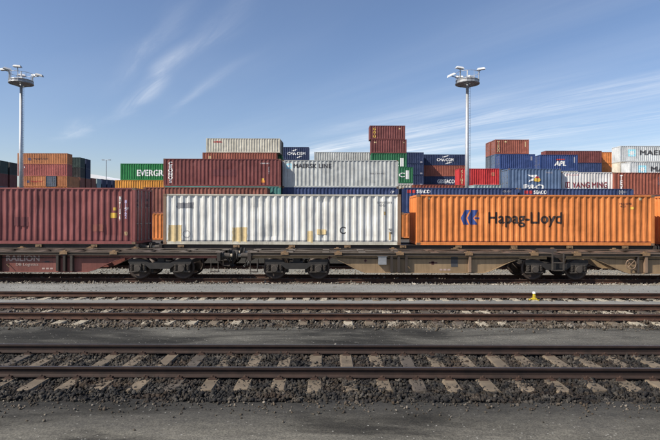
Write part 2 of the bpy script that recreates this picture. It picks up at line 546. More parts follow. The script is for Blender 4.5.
def stones(name, n, x0, x1, y0, y1, z, size, mat, label, yfun=None, seed=1, zf=None):
    g = np.random.default_rng(seed)
    base = np.array([(1, 0, 0), (-1, 0, 0), (0, 1, 0), (0, -1, 0), (0, 0, 1), (0, 0, -1)], float)
    tri = np.array([(0, 2, 4), (2, 1, 4), (1, 3, 4), (3, 0, 4), (2, 0, 5), (1, 2, 5), (3, 1, 5), (0, 3, 5)])
    cx = g.uniform(x0, x1, n)
    cy = g.uniform(y0, y1, n) if yfun is None else yfun(g, n)
    s = size * np.exp(np.clip(g.normal(-0.05, 0.45, n), -1.1, 0.62))
    v = np.repeat(base[None], n, 0) * (1 + g.uniform(-0.35, 0.35, (n, 6, 3))) + g.uniform(-0.28, 0.28, (n, 6, 3))
    v *= (s[:, None] * g.uniform(0.65, 1.25, (n, 3)))[:, None, :]
    a = g.uniform(0, 2 * np.pi, n); b = g.uniform(-0.7, 0.7, n)
    ca, sa, cb, sb = np.cos(a), np.sin(a), np.cos(b), np.sin(b)
    X, Y, Z = v[..., 0].copy(), v[..., 1].copy(), v[..., 2].copy()
    Y2 = Y * cb[:, None] - Z * sb[:, None]; Z2 = Y * sb[:, None] + Z * cb[:, None]
    X3 = X * ca[:, None] - Y2 * sa[:, None]; Y3 = X * sa[:, None] + Y2 * ca[:, None]
    zz = z + g.uniform(-0.2, 0.5, n) * s
    if zf is not None:
        zz = zz + zf(cx, cy)
    v = np.stack([X3 + cx[:, None], Y3 + cy[:, None], Z2 + zz[:, None]], -1).reshape(-1, 3)
    f = (tri[None] + (np.arange(n) * 6)[:, None, None]).reshape(-1, 3)
    me = bpy.data.meshes.new(name)
    me.vertices.add(len(v)); me.vertices.foreach_set('co', v.ravel())
    me.loops.add(f.size); me.loops.foreach_set('vertex_index', f.ravel().astype(np.int32))
    me.polygons.add(len(f)); me.polygons.foreach_set('loop_start', np.arange(0, f.size, 3, dtype=np.int32))
    me.update(calc_edges=True)
    o = put(name, me, MATS[mat])
    return tag(o, label, 'gravel', None, 'stuff')


def hump(x, y):
    return 0.018 * np.sin(x * 1.7 + 1) * np.sin(y * 2.3) + 0.012 * np.sin(x * 4.1 + y * 3)


stones('ballast', 66000, -14, 14, 7.74, 10.52, -0.220, 0.0255, 'stone_dark', 'dark blue grey ballast stones of the nearest track', None, 1, hump)
stones('ballast', 22000, -20, 20, 12.78, 15.6, -0.225, 0.036, 'stone_brown', 'brownish grey ballast stones of the second track', None, 2, hump)
stones('ballast', 2600, -23, 23, 0, 0, -0.20, 0.026, 'stone_brown', 'ballast stones around the half buried third track', lambda g, n: 17.05 + np.abs(g.normal(0, 0.22, n)) * g.choice([-0.6, 1], n), 3)
stones('ballast', 7000, -27, 27, 0, 0, -0.165, 0.034, 'stone_light', 'pale loose stones at the edge of the empty wagon track', lambda g, n: 20.35 + g.normal(0, 0.16, n), 4)
stones('ballast', 10000, -27, 27, 20.4, 23.4, -0.175, 0.042, 'stone_brown', 'ballast stones under the empty wagons', None, 5)
stones('ballast', 7000, -32, 32, 23.4, 25.4, -0.16, 0.027, 'stone_light', 'pale ballast stones on the shoulder between the trains', None, 6, lambda x, y: (y - 23.2) * 0.05)
stones('ballast', 6000, -32, 32, 25.3, 28.0, -0.10, 0.042, 'stone_brown', 'ballast stones under the container train', None, 16)
stones('pebbles', 1500, -14, 14, 0, 0, -0.218, 0.016, 'stone_brown', 'stray pebbles along the edge of the front asphalt path', lambda g, n: 7.75 - np.abs(g.normal(0, 0.28, n)), 7)
stones('pebbles', 3200, -18, 18, 0, 0, -0.195, 0.024, 'stone_brown', 'pale grit along the rear edge of the middle asphalt path', lambda g, n: 12.95 - np.abs(g.normal(0, 0.24, n)) + 0.12, 8)
stones('pebbles', 1300, -16, 16, 0, 0, -0.195, 0.018, 'stone_light', 'grit along the front edge of the middle asphalt path', lambda g, n: 10.55 + np.abs(g.normal(0, 0.16, n)), 9)
stones('pebbles', 6000, -26, 26, 17.5, 20.3, -0.028, 0.014, 'stone_light', 'fine pale gravel beside the empty wagons', None, 10, lambda x, y: np.where(y < 19.0, (y - 17.42) * 0.0297 - 0.006, 0.041 - (y - 19.0) * 0.109))

# ------------------------------------------------------------------ railway tracks
RAIL_H = 0.17


def rail_mesh(x0, x1):
    half = [(0.036, 0.0), (0.036, -0.035), (0.026, -0.046), (0.009, -0.058), (0.009, -0.128), (0.03, -0.142), (0.075, -0.156), (0.075, -RAIL_H)]
    prof = [(-a, z) for a, z in half][::-1] + [(a, z) for a, z in half]
    n = len(prof)
    m = MB()
    vs = [(x0, y, z) for y, z in prof] + [(x1, y, z) for y, z in prof]
    fs = [(i, i + n, (i + 1) % n + n, (i + 1) % n) for i in range(n)] + [tuple(range(n)), tuple(range(2 * n - 1, n - 1, -1))]
    m.add(vs, fs)
    return m.mesh('rail')


def head_mesh(x0, x1):
    m = MB(); m.box(x0, x1, -0.028, 0.028, -0.001, 0.0025)
    return m.mesh('running_surface')


SLM = MB()
w0, w1 = 0.13, 0.11


def sleeper_mesh(length, seed):
    r = random.Random(seed)
    m = MB()
    a = [(-w0, 0.0), (w0, 0.0), (w0, 0.15), (w1, 0.175), (-w1, 0.175), (-w0, 0.15)]
    n = len(a)
    h = length / 2
    vs = [(x + r.uniform(-.008, .008), -h + (0 if z < .16 else .03), z) for x, z in a] + [(x + r.uniform(-.008, .008), h - (0 if z < .16 else .03), z) for x, z in a]
    fs = [(i, i + n, (i + 1) % n + n, (i + 1) % n) for i in range(n)] + [tuple(range(n)), tuple(range(2 * n - 1, n - 1, -1))]
    m.add(vs, fs)
    return m.mesh('sleeper')


def plate_mesh():
    m = MB()
    m.box(-0.075, 0.075, -0.14, 0.14, 0.0, 0.016)
    for s in (-1, 1):
        m.box(-0.045, 0.045, s * 0.088 - 0.024, s * 0.088 + 0.024, 0.016, 0.05)
        m.tube((0, s * 0.1, 0.05), (0, s * 0.1, 0.078), 0.018, 0.016, 6)
    return m.mesh('baseplate')


PLATE = plate_mesh()
SL = [sleeper_mesh(2.6, i) for i in range(4)]
RAILS = {}


def track(label, yc, gauge, zr, xext, mats, spacing=0.6, x_off=0.0, plates=True, dy=0.0, railmat='rail_rust'):
    tr = thing('railway_track', label, 'railway track', (0, yc, zr), 0, 'parallel railway tracks')
    key = xext
    if key not in RAILS:
        RAILS[key] = (rail_mesh(-xext, xext), head_mesh(-xext, xext))
    for s in (-1, 1):
        r = put('rail', RAILS[key][0], MATS[railmat], tr)
        r.location = (0, s * gauge / 2, 0)
        h = put('running_surface', RAILS[key][1], MATS['rail_head'], r)
    n = int(2 * min(xext, 24) / spacing)
    for i in range(n):
        x = -min(xext, 24) + x_off + i * spacing + rng.uniform(-0.025, 0.025)
        k = rng.randrange(4)
        o = put('sleeper', SL[k], MATS[rng.choice(mats)], tr)
        o.location = (x, dy + rng.uniform(-0.04, 0.04), -RAIL_H - 0.19 + rng.uniform(-0.006, 0.003))
        o.rotation_euler = (0, 0, rng.uniform(-0.015, 0.015))
        if plates:
            for s in (-1, 1):
                b = put('baseplate', PLATE, MATS['baseplate'], tr)
                b.location = (x, s * gauge / 2, -RAIL_H - 0.017)
    return tr


track('nearest rusty railway track with weathered sleepers in dark ballast', 9.57, 1.52, 0, 60, ['sleeper', 'sleeper', 'sleeper_dark', 'sleeper'], 0.605, 0.13, True, -0.10, 'rail_dark')
track('second railway track, rusty, between asphalt path and light gravel strip', 14.4, 1.52, 0, 70, ['sleeper', 'sleeper_dark', 'sleeper_pale'], 0.605, 0.3, True, -0.05)
track('third railway track, half buried in pale gravel before the empty wagons', 18.1, 1.50, 0, 75, ['sleeper_pale', 'sleeper_pale', 'sleeper'], 0.605, 0.2, False, 0.0)
track('railway track carrying the empty flat wagons', 21.8, 1.50, 0, 80, ['sleeper_dark'], 0.62, 0.1, False)
track('railway track under the loaded container train', 26.36, 1.50, 0.06, 80, ['sleeper_dark'], 0.62, 0.1, False)

# ------------------------------------------------------------------ containers
W = 2.438
CM = {}            # shared container meshes


def corr(x, L, pitch, depth, x0=0.17):
    """depth of the side corrugation behind its outer plane at x"""
    n = max(1, round((L - 2 * x0) / pitch))
    p = (L - 2 * x0) / n
    u = ((x - x0) / p) % 1.0
    if u < 0.26:
        return 0.0
    if u < 0.48:
        return depth * (u - 0.26) / 0.22
    if u < 0.78:
        return depth
    return depth * (1 - (u - 0.78) / 0.22)


def breaks(L, pitch, x0=0.17):
    n = max(1, round((L - 2 * x0) / pitch))
    p = (L - 2 * x0) / n
    xs = []
    for i in range(n):
        xs += [x0 + p * (i + f) for f in (0.0, 0.26, 0.48, 0.78)]
    return xs + [L - x0]


OUT = 0.012        # outer corrugation plane behind the frame's face


def side_mesh(L, H, pitch, depth, back):
    k = ('side', L, H, pitch, back)
    if k in CM:
        return CM[k]
    m = MB()
    xs = breaks(L, pitch)
    y = []
    for i, x in enumerate(xs):
        xx = x + (1e-6 if i < len(xs) - 1 else -1e-6)
        d = OUT + corr(xx, L, pitch, depth)
        y.append(W - d if back else d)
    vs = []
    g = random.Random(int(L * 100 + H * 1000 + pitch * 100))
    dents = [(g.uniform(0.5, L - 0.5), g.uniform(0.3, H - 0.3), g.uniform(0.15, 0.5), g.uniform(0.006, 0.03)) for _ in range(16)]
    nz = 9
    for x, yy in zip(xs, y):
        for j in range(nz):
            z = 0.13 + (H - 0.20) * j / (nz - 1)
            dn = sum(q * math.exp(-((x - a) ** 2 + (z - b) ** 2) / (r * r)) for a, b, r, q in dents) if 0 < j < nz - 1 else 0.0
            dn += abs(g.gauss(0, 0.0025)) if 0 < j < nz - 1 else 0.0
            vs.append((x, yy - dn if back else yy + dn, z))
    m.add(vs, [(nz * i + j, nz * (i + 1) + j, nz * (i + 1) + j + 1, nz * i + j + 1) for i in range(len(xs) - 1) for j in range(nz - 1)])
    CM[k] = m.mesh('side_panel')
    if back:
        CM[k].flip_normals()
    return CM[k]


def end_mesh(H):
    k = ('end', H)
    if k in CM:
        return CM[k]
    m = MB()
    xs = breaks(W, 0.27, 0.15)
    vs = []
    for i, x in enumerate(xs):
        xx = x + (1e-6 if i < len(xs) - 1 else -1e-6)
        d = 0.015 + corr(xx, W, 0.27, 0.045, 0.15)
        vs += [(d, x, 0.13), (d, x, H - 0.07)]
    m.add(vs, [(2 * i, 2 * i + 2, 2 * i + 3, 2 * i + 1) for i in range(len(xs) - 1)])
    CM[k] = m.mesh('end_panel')
    return CM[k]


def roof_mesh(L, H):
    k = ('roof', L, H)
    if k in CM:
        return CM[k]
    m = MB()
    n = int(L / 0.5)
    p = (L - 0.3) / n
    xs = []
    for i in range(n):
        xs += [(0.15 + p * i, 0), (0.15 + p * (i + .4), 0), (0.15 + p * (i + .5), -.02), (0.15 + p * (i + .9), -.02)]
    xs.append((L - 0.15, 0))
    vs = []
    for x, dz in xs:
        vs += [(x, 0.04, H - 0.02 + dz), (x, W - 0.04, H - 0.02 + dz)]
    m.add(vs, [(2 * i, 2 * i + 2, 2 * i + 3, 2 * i + 1) for i in range(len(xs) - 1)])
    m.box(0.15, L - 0.15, 0.08, W - 0.08, 0.14, 0.17)      # the floor
    CM[k] = m.mesh('roof_panel')
    return CM[k]


def frame_parts(L, H):
    k = ('frame', L, H)
    if k in CM:
        return CM[k]
    c = 0.178
    out = {}
    post = MB(); post.prism([(0.0, 0.118), (0.15, 0.118), (0.15, H - 0.118), (0.0, H - 0.118)], 0.002, 0.11)
    post.box(0.002, 0.06, 0.11, 0.17, 0.118, H - 0.118)
    out['corner_post'] = post.mesh('corner_post')
    cast = MB(); cast.box(0, c, 0, 0.162, 0, 0.118)
    cast.box(0.05, 0.125, -0.001, 0.0, 0.03, 0.09)
    out['corner_casting'] = cast.mesh('corner_casting')
    tr = MB(); tr.box(c, L - c, 0.004, 0.064, H - 0.08, H - 0.008)
    out['top_rail'] = tr.mesh('top_rail')
    br = MB(); br.box(c, L - c, 0.010, 0.06, 0.012, 0.155); br.box(c, L - c, 0.0, 0.09, 0.004, 0.02)
    if L > 9:
        pass
    out['bottom_rail'] = br.mesh('bottom_rail')
    er = MB(); er.box(0.004, 0.09, 0.162, W - 0.162, H - 0.11, H - 0.01); er.box(0.004, 0.09, 0.162, W - 0.162, 0.01, 0.14)
    out['end_rail'] = er.mesh('end_rail')
    whole = MB()
    for sx in (0, 1):
        for sy in (0, 1):
            def fx(a, b):
                return (a, b) if sx == 0 else (L - b, L - a)

            def fy(a, b):
                return (a, b) if sy == 0 else (W - b, W - a)
            whole.box(*fx(0, 0.15), *fy(0, 0.12), 0, H)
    for sy in (0, 1):
        def fy2(a, b):
            return (a, b) if sy == 0 else (W - b, W - a)
        whole.box(0.15, L - 0.15, *fy2(0.004, 0.064), H - 0.08, H - 0.008)
        whole.box(0.15, L - 0.15, *fy2(0.004, 0.07), 0.012, 0.155)
    for sx in (0, 1):
        a, b = (0.004, 0.09) if sx == 0 else (L - 0.09, L - 0.004)
        whole.box(a, b, 0.12, W - 0.12, H - 0.11, H - 0.01)
        whole.box(a, b, 0.12, W - 0.12, 0.01, 0.14)
    out['frame'] = whole.mesh('frame')
    CM[k] = out
    return out


def door_meshes(H):
    k = ('door', H)
    if k in CM:
        return CM[k]
    m = MB()
    wd = (W - 0.30) / 2
    m.box(-0.045, -0.012, 0.004, wd - 0.004, 0.15, H - 0.12)          # a leaf, standing at the end face x = 0
    for i in range(3):
        z = 0.35 + i * (H - 0.9) / 2.2
        m.box(-0.012, -0.002, 0.10, wd - 0.10, z, z + (H - 0.9) / 3.2)
    for i in range(4):
        z = 0.3 + i * (H - 0.7) / 3
        m.box(-0.03, 0.012, -0.03, 0.05, z, z + 0.09)
    bars = []
    for yb in (0.3, 0.78):
        b = MB()
        b.tube((0.022, yb, 0.12), (0.022, yb, H - 0.1), 0.017, 0.017, 8)
        for z in (0.16, H * 0.35, H * 0.65, H - 0.18):
            b.box(-0.004, 0.035, yb - 0.05, yb + 0.05, z, z + 0.06)
        b.box(0.03, 0.045, yb - 0.28, yb + 0.02, 1.02, 1.06)
        bars.append(b.mesh('locking_bar'))
    CM[k] = (m.mesh('door'), bars)
    return CM[k]


def at_corner(o, sx, sy, L, extra=None):
    o.location = (L if sx else 0, W if sy else 0, 0)
    o.scale = (-1 if sx else 1, -1 if sy else 1, 1)


def container(label, x, y, z, L, H, colour, pitch=0.33, door=None, detail=1, rz=0, frame=None, group='shipping containers stacked in the yard', zscale=1.0, depth=0.05):
    """the container's front left bottom corner stands at x, y, z; door = 'left', 'right' or None (both ends corrugated)"""
    root = thing('shipping_container', label, 'container', (x, y, z), rz, group)
    root.scale = (1, 1, zscale)
    mat = P(colour)
    fm = P(frame) if frame else mat
    for b in (False, True):
        put('side_panel', side_mesh(L, H, pitch, depth, b), mat, root)
    put('roof_panel', roof_mesh(L, H), mat, root)
    fp = frame_parts(L, H)
    if detail >= 2:
        for sx in (0, 1):
            for sy in (0, 1):
                at_corner(put('corner_post', fp['corner_post'], fm, root), sx, sy, L)
                c = put('corner_casting', fp['corner_casting'], MATS['casting'], root); at_corner(c, sx, sy, L)
                c = put('corner_casting', fp['corner_casting'], MATS['casting'], root); at_corner(c, sx, sy, L)
                c.location.z = H - 0.118
            at_corner(put('end_rail', fp['end_rail'], fm, root), sx, 0, L)
        for sy in (0, 1):
            at_corner(put('top_rail', fp['top_rail'], fm, root), 0, sy, L)
            at_corner(put('bottom_rail', fp['bottom_rail'], fm, root), 0, sy, L)
    else:
        put('frame', fp['frame'], fm, root)
    for side, sx in (('left', 0), ('right', 1)):
        if door == side:
            dm, bars = door_meshes(H)
            for hand in (0, 1):
                d = put('door', dm, mat, root)
                d.location = (0.06 if sx == 0 else L - 0.06, 0.15 if hand == 0 else W - 0.15, 0)
                d.scale = (-1 if sx == 0 else 1, 1 if hand == 0 else -1, 1)
                for bm_ in bars:
                    put('locking_bar', bm_, MATS['steel_bar'], d)
        else:
            o = put('end_panel', end_mesh(H), mat, root)
            if sx:
                o.location = (L, 0, 0); o.scale = (-1, 1, 1)
    root['L'], root['H'], root['pitch'], root['depth'] = L, H, pitch, depth
    return root


def drape(me, L, pitch, depth, lift=0.004):
    """fold a flat x,z mesh into the corrugations it is painted on"""
    bm = bmesh.new(); bm.from_mesh(me)
    xs = [v.co.x for v in bm.verts]
    if not xs:
        bm.free(); return me
    lo, hi = min(xs), max(xs)
    for b in breaks(L, pitch):
        if lo < b < hi:
            bmesh.ops.bisect_plane(bm, geom=bm.verts[:] + bm.edges[:] + bm.faces[:], plane_co=(b, 0, 0), plane_no=(1, 0, 0), dist=1e-5)
    for v in bm.verts:
        inside = 0.17 < v.co.x < L - 0.17
        v.co.y = v.co.y + (OUT + corr(v.co.x, L, pitch, depth) if inside else 0.0) - lift
    bm.to_mesh(me); bm.free()
    return me


def text_mesh(s, w, h, bold=0.0, shear=0.0, spacing=1.0, line=0.85, align='LEFT'):
    cu = bpy.data.curves.new('lettering', 'FONT')
    cu.body = s
    cu.size = 1.0
    cu.shear = shear
    cu.space_character = spacing
    cu.space_line = line
    cu.align_x = align
    cu.resolution_u = 3
    o = bpy.data.objects.new('lettering', cu)
    COL.objects.link(o)
    dg = bpy.context.evaluated_depsgraph_get()
    me = bpy.data.meshes.new_from_object(o.evaluated_get(dg))
    bpy.data.objects.remove(o)
    n = len(me.vertices)
    a = np.empty(n * 3); me.vertices.foreach_get('co', a); a = a.reshape(-1, 3)
    offs = [(0, 0)] if bold == 0 else [(0, 0), (bold, 0), (-bold, 0), (0, bold * 0.7), (0, -bold * 0.7)]
    faces = [tuple(p.vertices) for p in me.polygons]
    bpy.data.meshes.remove(me)
    av, af = [], []
    for i, (dx, dz) in enumerate(offs):            # thickened strokes: thin layers of paint, each a hair above the last
        c = a.copy(); c[:, 0] += dx; c[:, 1] += dz; c[:, 2] = i * 0.0007
        af += [tuple(j + n * i for j in f) for f in faces]
        av.append(c)
    a = np.concatenate(av)
    mn, mx = a.min(0), a.max(0)
    b = np.zeros_like(a)
    b[:, 0] = (a[:, 0] - mn[0]) / max(1e-6, mx[0] - mn[0]) * w
    b[:, 1] = -a[:, 2]
    b[:, 2] = (a[:, 1] - mn[1]) / max(1e-6, mx[1] - mn[1]) * h
    me = bpy.data.meshes.new('lettering')
    me.from_pydata([tuple(p) for p in b], [], af)
    me.materials.append(None)
    me.update()
    return me


def shift(me, x, z, y=0.0):
    n = len(me.vertices)
    a = np.empty(n * 3); me.vertices.foreach_get('co', a); a = a.reshape(-1, 3)
    a += np.array([x, y, z])
    me.vertices.foreach_set('co', a.ravel()); me.update()
    return me


def letter(root, s, x, z, w, h, colour, lift=0.005, name='lettering', **kw):
    me = shift(text_mesh(s, w, h, **kw), x, z)
    drape(me, root['L'], root['pitch'], root['depth'], lift)
    return put(name, me, ink(colour, (1, 1, 1)), root)


def mark(root, polys, colour, name='paint_patch', lift=0.004):
    m = MB()
    for p in polys:
        m.add([(x, 0, z) for x, z in p], [tuple(range(len(p)))])
    me = m.mesh(name)
    drape(me, root['L'], root['pitch'], root['depth'], lift)
    return put(name, me, ink(colour, (1, 1, 1)), root)


def ragged(x0, x1, z0, z1, j=0.011):
    g = random.Random(int(x0 * 1000))
    pts = []
    for (xa, za), (xb, zb) in zip([(x0, z0), (x1, z0), (x1, z1), (x0, z1)], [(x1, z0), (x1, z1), (x0, z1), (x0, z0)]):
        n = max(2, int(math.hypot(xb - xa, zb - za) / 0.07))
        pts += [(xa + (xb - xa) * i / n + g.gauss(0, j), za + (zb - za) * i / n + g.gauss(0, j)) for i in range(n)]
    return pts


def rect(x0, x1, z0, z1):
    return [(x0, z0), (x1, z0), (x1, z1), (x0, z1)]


def ring(cx, cz, r0, r1, a0, a1, n=20):
    out = []
    for i in range(n):
        p, q = a0 + (a1 - a0) * i / n, a0 + (a1 - a0) * (i + 1) / n
        out.append([(cx + r0 * math.cos(p), cz + r0 * math.sin(p)), (cx + r1 * math.cos(p), cz + r1 * math.sin(p)),
                    (cx + r1 * math.cos(q), cz + r1 * math.sin(q)), (cx + r0 * math.cos(q), cz + r0 * math.sin(q))])
    return out


def star(cx, cz, r, n=7):
    out = []
    for i in range(n):
        a = math.pi / 2 + 2 * math.pi * i / n
        b, c = a - math.pi / n, a + math.pi / n
        out.append([(cx, cz), (cx + 0.42 * r * math.cos(b), cz + 0.42 * r * math.sin(b)), (cx + r * math.cos(a), cz + r * math.sin(a)), (cx + 0.42 * r * math.cos(c), cz + 0.42 * r * math.sin(c))])
    return out


def swoosh(x, z, w, h, flip=False):
    pts_u, pts_l = [], []
    for i in range(9):
        u = i / 8
        th = 0.30 * h * math.sin(math.pi * u) + 0.02
        zz = h * (u ** 1.6)
        pts_u.append((u * w, zz + th)); pts_l.append((u * w, zz - th))
    out = []
    for i in range(8):
        q = [pts_l[i], pts_l[i + 1], pts_u[i + 1], pts_u[i]]
        if flip:
            q = [(w - a, h - b) for a, b in q]
        out.append([(x + a, z + b) for a, b in q])
    return out


# --- the loaded train: four containers
L40, L20, HS, HC = 12.192, 6.058, 2.591, 2.896
DC = 490 / 19.49          # distance of the loaded containers' faces
TRN = 'containers on the loaded train'
red = container('weathered red brown forty foot container on train, at the left edge', PX(135.3, DC) - L40, DC, 1.215, L40, HC, 'red_brown', 0.31, 'right', 2, 0, None, TRN)
k = lambda px: PX(px, DC) - red.location.x           # photo column to the container's own x
kz = lambda py, d=DC: PZ(py, d) - 1.215
mark(red, [ragged(k(13), k(28), kz(227), kz(218))], 'stain', 'paint_patch')
mark(red, [ragged(k(92), k(103), kz(232), kz(225))], 'blush', 'paint_patch')
mark(red, [rect(k(110), k(116.5), kz(218.5), kz(213.5)), rect(k(113), k(116), kz(211), kz(208))], 'gold', 'sticker')
letter(red, '\n'.join('MTU4'), k(118.6), kz(221), 0.13, 1.25, 'white', bold=0.03, line=0.8, name='serial_lettering')
letter(red, '\n'.join('81562'), k(124.2), kz(219), 0.14, 0.95, 'lilac', bold=0.03, line=0.8, name='serial_lettering')
letter(red, '45G1', k(124), kz(210), 0.22, 0.12, 'white', bold=0.02)
letter(red, 'MAX', k(124), kz(236), 0.2, 0.2, 'cream', bold=0.02)
# small faded writing on its shaded door
for i, (yy, zz, ww, s) in enumerate(((0.30, 2.15, 0.36, 'MTU'), (1.5, 2.25, 0.5, '4815623'), (0.32, 1.95, 0.3, '45G1'), (1.5, 1.95, 0.45, 'MAX GROSS'))):
    me = text_mesh(s, ww, 0.13, 0.02)
    n_ = len(me.vertices); a_ = np.empty(n_ * 3); me.vertices.foreach_get('co', a_); a_ = a_.reshape(-1, 3)
    b_ = np.stack([np.full(n_, L40 - 0.058), a_[:, 0] + yy, a_[:, 2] + zz], -1); me.vertices.foreach_set('co', b_.ravel()); me.update()
    put('lettering', me, ink('dim', (1, 1, 1)), red)

white = container('dirty white forty foot container on train with beige paint patches', PX(163.2, DC), DC, 1.215, L40, HS, 'off_white', 0.365, None, 2, 0, 'off_white', TRN, depth=0.055)
for c in white.children:
    if c.name.startswith('corner_post'):
        c.material_slots[0].material = P('rust_tan')
    if c.name.startswith(('bottom_rail', 'top_rail')):
        c.material_slots[0].material = P('beige')
k = lambda px: PX(px, DC) - white.location.x
mark(white, [ragged(k(168.3), k(181.5), kz(243.2) + 0.02, kz(225.3))], 'cream', 'paint_patch')
mark(white, [ragged(k(232.5), k(247), kz(243.2) + 0.02, kz(227.5))], 'cream', 'paint_patch')
mark(white, [ragged(k(307.5), k(313), kz(243.2) + 0.02, kz(231))], 'cream', 'paint_patch')
mark(white, [ragged(k(317), k(326.5), kz(234.5), kz(229.5))], 'cream', 'paint_patch')
mark(white, [ragged(k(176.8), k(193), kz(208.5), kz(203))], 'grey', 'faded_name_panel')
mark(white, ring(k(343.4), kz(230.3), 0.13, 0.19, 0.7, 5.6), 'charcoal', 'ring_mark')
mark(white, ring(k(186.5), kz(234.5), 0.17, 0.2, 0, 6.283), 'grey', 'ring_mark')
mark(white, [rect(k(384), k(386), kz(215), kz(211.5)), rect(k(389), k(391), kz(240), kz(232))], 'tan', 'sticker')
letter(white, 'CLHU 427518 0', k(377), kz(203.4), 0.75, 0.11, 'grey', bold=0.02)
letter(white, '45G1', k(379), kz(206.2), 0.35, 0.11, 'grey', bold=0.02)
letter(white, 'MAX\nTARE', k(388.8), kz(234), 0.2, 0.3, 'charcoal', bold=0.02)

orng = container('orange forty foot container on train with dark Hapag-Lloyd lettering', PX(417.0, DC), DC, 1.215, L40, HS, 'orange', 0.31, None, 2, 0, None, TRN)
k = lambda px: PX(px, DC) - orng.location.x
letter(orng, 'Hapag-Lloyd', k(488.3), kz(226.8), (562.5 - 488.3) / 19.49, (226.8 - 211.4) / 19.49, 'black', bold=0.03, spacing=1.02)
zc = lambda py: kz(py)
logo = [[(k(461.0), zc(217.6)), (k(463.4), zc(224.2)), (k(468.8), zc(224.2)), (k(466.0), zc(217.6))],
        [(k(461.0), zc(217.6)), (k(466.0), zc(217.6)), (k(469.8), zc(209.6)), (k(464.8), zc(209.6))],
        [(k(467.6), zc(217.6)), (k(470.2), zc(224.2)), (k(478.2), zc(224.2)), (k(474.2), zc(219.2)), (k(473.4), zc(217.6))],
        [(k(467.6), zc(217.6)), (k(473.4), zc(217.6)), (k(474.4), zc(216.2)), (k(478.6), zc(209.6)), (k(471.4), zc(209.6))],
        [(k(474.6), zc(218.6)), (k(479.6), zc(218.6)), (k(479.6), zc(216.9)), (k(474.6), zc(216.9))]]
mark(orng, logo, 'blue', 'logo')
letter(orng, 'HLXU 637402', k(620), kz(203.8), 0.62, 0.1, 'brown', bold=0.02)
letter(orng, '42G1', k(620.5), kz(206.5), 0.3, 0.1, 'brown', bold=0.02)
mark(orng, [rect(k(639), k(642.5), kz(199.5), kz(197))], 'cream', 'sticker')
mark(orng, [rect(k(428), k(430), kz(199), kz(197))], 'cream', 'sticker')
mark(orng, [rect(k(631), k(634), kz(208.5), kz(206))], 'gold', 'sticker')
orng2 = container('orange container at the right edge behind the Hapag-Lloyd one on train', orng.location.x + L40 + 0.98, DC, 1.215, L40, HS, 'orange', 0.31, None, 2, 0, None, TRN)


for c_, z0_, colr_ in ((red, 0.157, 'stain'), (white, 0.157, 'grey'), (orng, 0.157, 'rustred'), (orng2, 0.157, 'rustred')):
    mark(c_, [rect(0.18, L40 - 0.18, z0_, z0_ + 0.06)], colr_, 'rust_shadow_seam', 0.002)  # shadow gap above the bottom rail, painted in with its rust as dark strips

# --- the yard: stacks of containers
DN = 490.0 / 497.0
YZ = 0.20
FILL = ['brown', 'blue', 'grey', 'maroon', 'slate', 'orange', 'forest']
fill_i = 0


def stack(xl, d, L, ytop, tiers, skip=0.0, align=None):
    """tiers from the top: (colour, height, label, options); hidden ones below are filled in down to the yard"""
    global fill_i
    d = d * DN
    x = PX(xl, d) if align is None else align - L
    z = PZ(ytop, d)
    out = []
    for colour, H, label, kw in tiers:
        kw = dict(kw)
        dx = kw.pop('dx', 0.0)
        lt = kw.pop('L', L)
        z -= H
        c = container(label, x + dx, d, z, lt, 2.591 if H < 2.75 else 2.896, colour, zscale=H / (2.591 if H < 2.75 else 2.896), **kw)
        out.append(c)
        z -= 0.004
    rem = z - skip - YZ
    if rem > 0.5:
        n = max(1, round(rem / 2.62))
        for i in range(n):
            h = rem / n - 0.004
            col = FILL[fill_i % len(FILL)]
            fill_i += 1
            container('container at the foot of a yard stack, hidden by those before it', x, d, YZ + i * (h + 0.004), L, 2.591, col, 0.37, None, 0, group='hidden containers carrying the yard stacks', zscale=h / 2.591)
    return out


D2 = dict(pitch=0.37, detail=2)
a = stack(143.4, 49.0, L40, 187.6, [('brown', 2.591, 'red brown container behind the white one on train, upper of two', D2),
                                    ('orange', 2.591, 'orange container low behind gap between red brown and white train containers', D2)])
a = stack(163.2, 51.6, L40, 159.0, [('maroon', 2.86, 'dark maroon long container with white letters down its left edge', dict(pitch=0.40, detail=2)),
                                    ('teal', 2.74, 'teal container peeking out under right end of the long maroon one', D2)])
c = a[0]
letter(c, '\n'.join('CRONOS'), 0.50, 0.33, 0.46, 2.25, 'white', bold=0.07, line=0.76, align='CENTER', lift=0.007)
mark(c, [rect(5.1, 7.6, 1.1, 1.75)], 'stain', 'paint_patch')
mark(c, [rect(10.15, 10.55, 0.4, 0.62)], 'orange', 'sticker'); mark(c, [rect(10.2, 10.45, 0.62, 0.85)], 'gold', 'sticker')
letter(c, 'CRXU 912', 10.1, 2.35, 0.9, 0.13, 'white', bold=0.03); letter(c, '\n'.join('45G1'), 10.9, 1.3, 0.13, 0.8, 'white', bold=0.03)
a = stack(282.4, 52.3, L40, 160.0, [('grey', 2.87, 'light grey container lettered MAERSK LINE, upper one behind white train container', dict(pitch=0.42, detail=2, depth=0.05)),
                                    ('blue', 2.68, 'blue container beneath the grey MAERSK LINE one', D2)])
c = a[0]
kk = 9.55
letter(c, 'MAERSK LINE', (293.5 - 282.4) / kk, 2.896 - (168.3 - 160) / kk, 38.0 / kk, 4.6 / kk, 'charcoal', bold=0.045, spacing=1.08)
mark(c, [rect(0.42, 0.95, 1.98, 2.52)], 'sky', 'logo'); mark(c, star(0.685, 2.25, 0.25), 'white', 'logo_star', 0.008)
letter(c, 'MSKU 318 45G1', 9.2, 1.42, 1.6, 0.13, 'grey', bold=0.02)
letter(a[1], 'CP', 11.35, 2.0, 0.42, 0.26, 'white', bold=0.03, shear=0.2)
SEA = dict(pitch=0.37, detail=2)
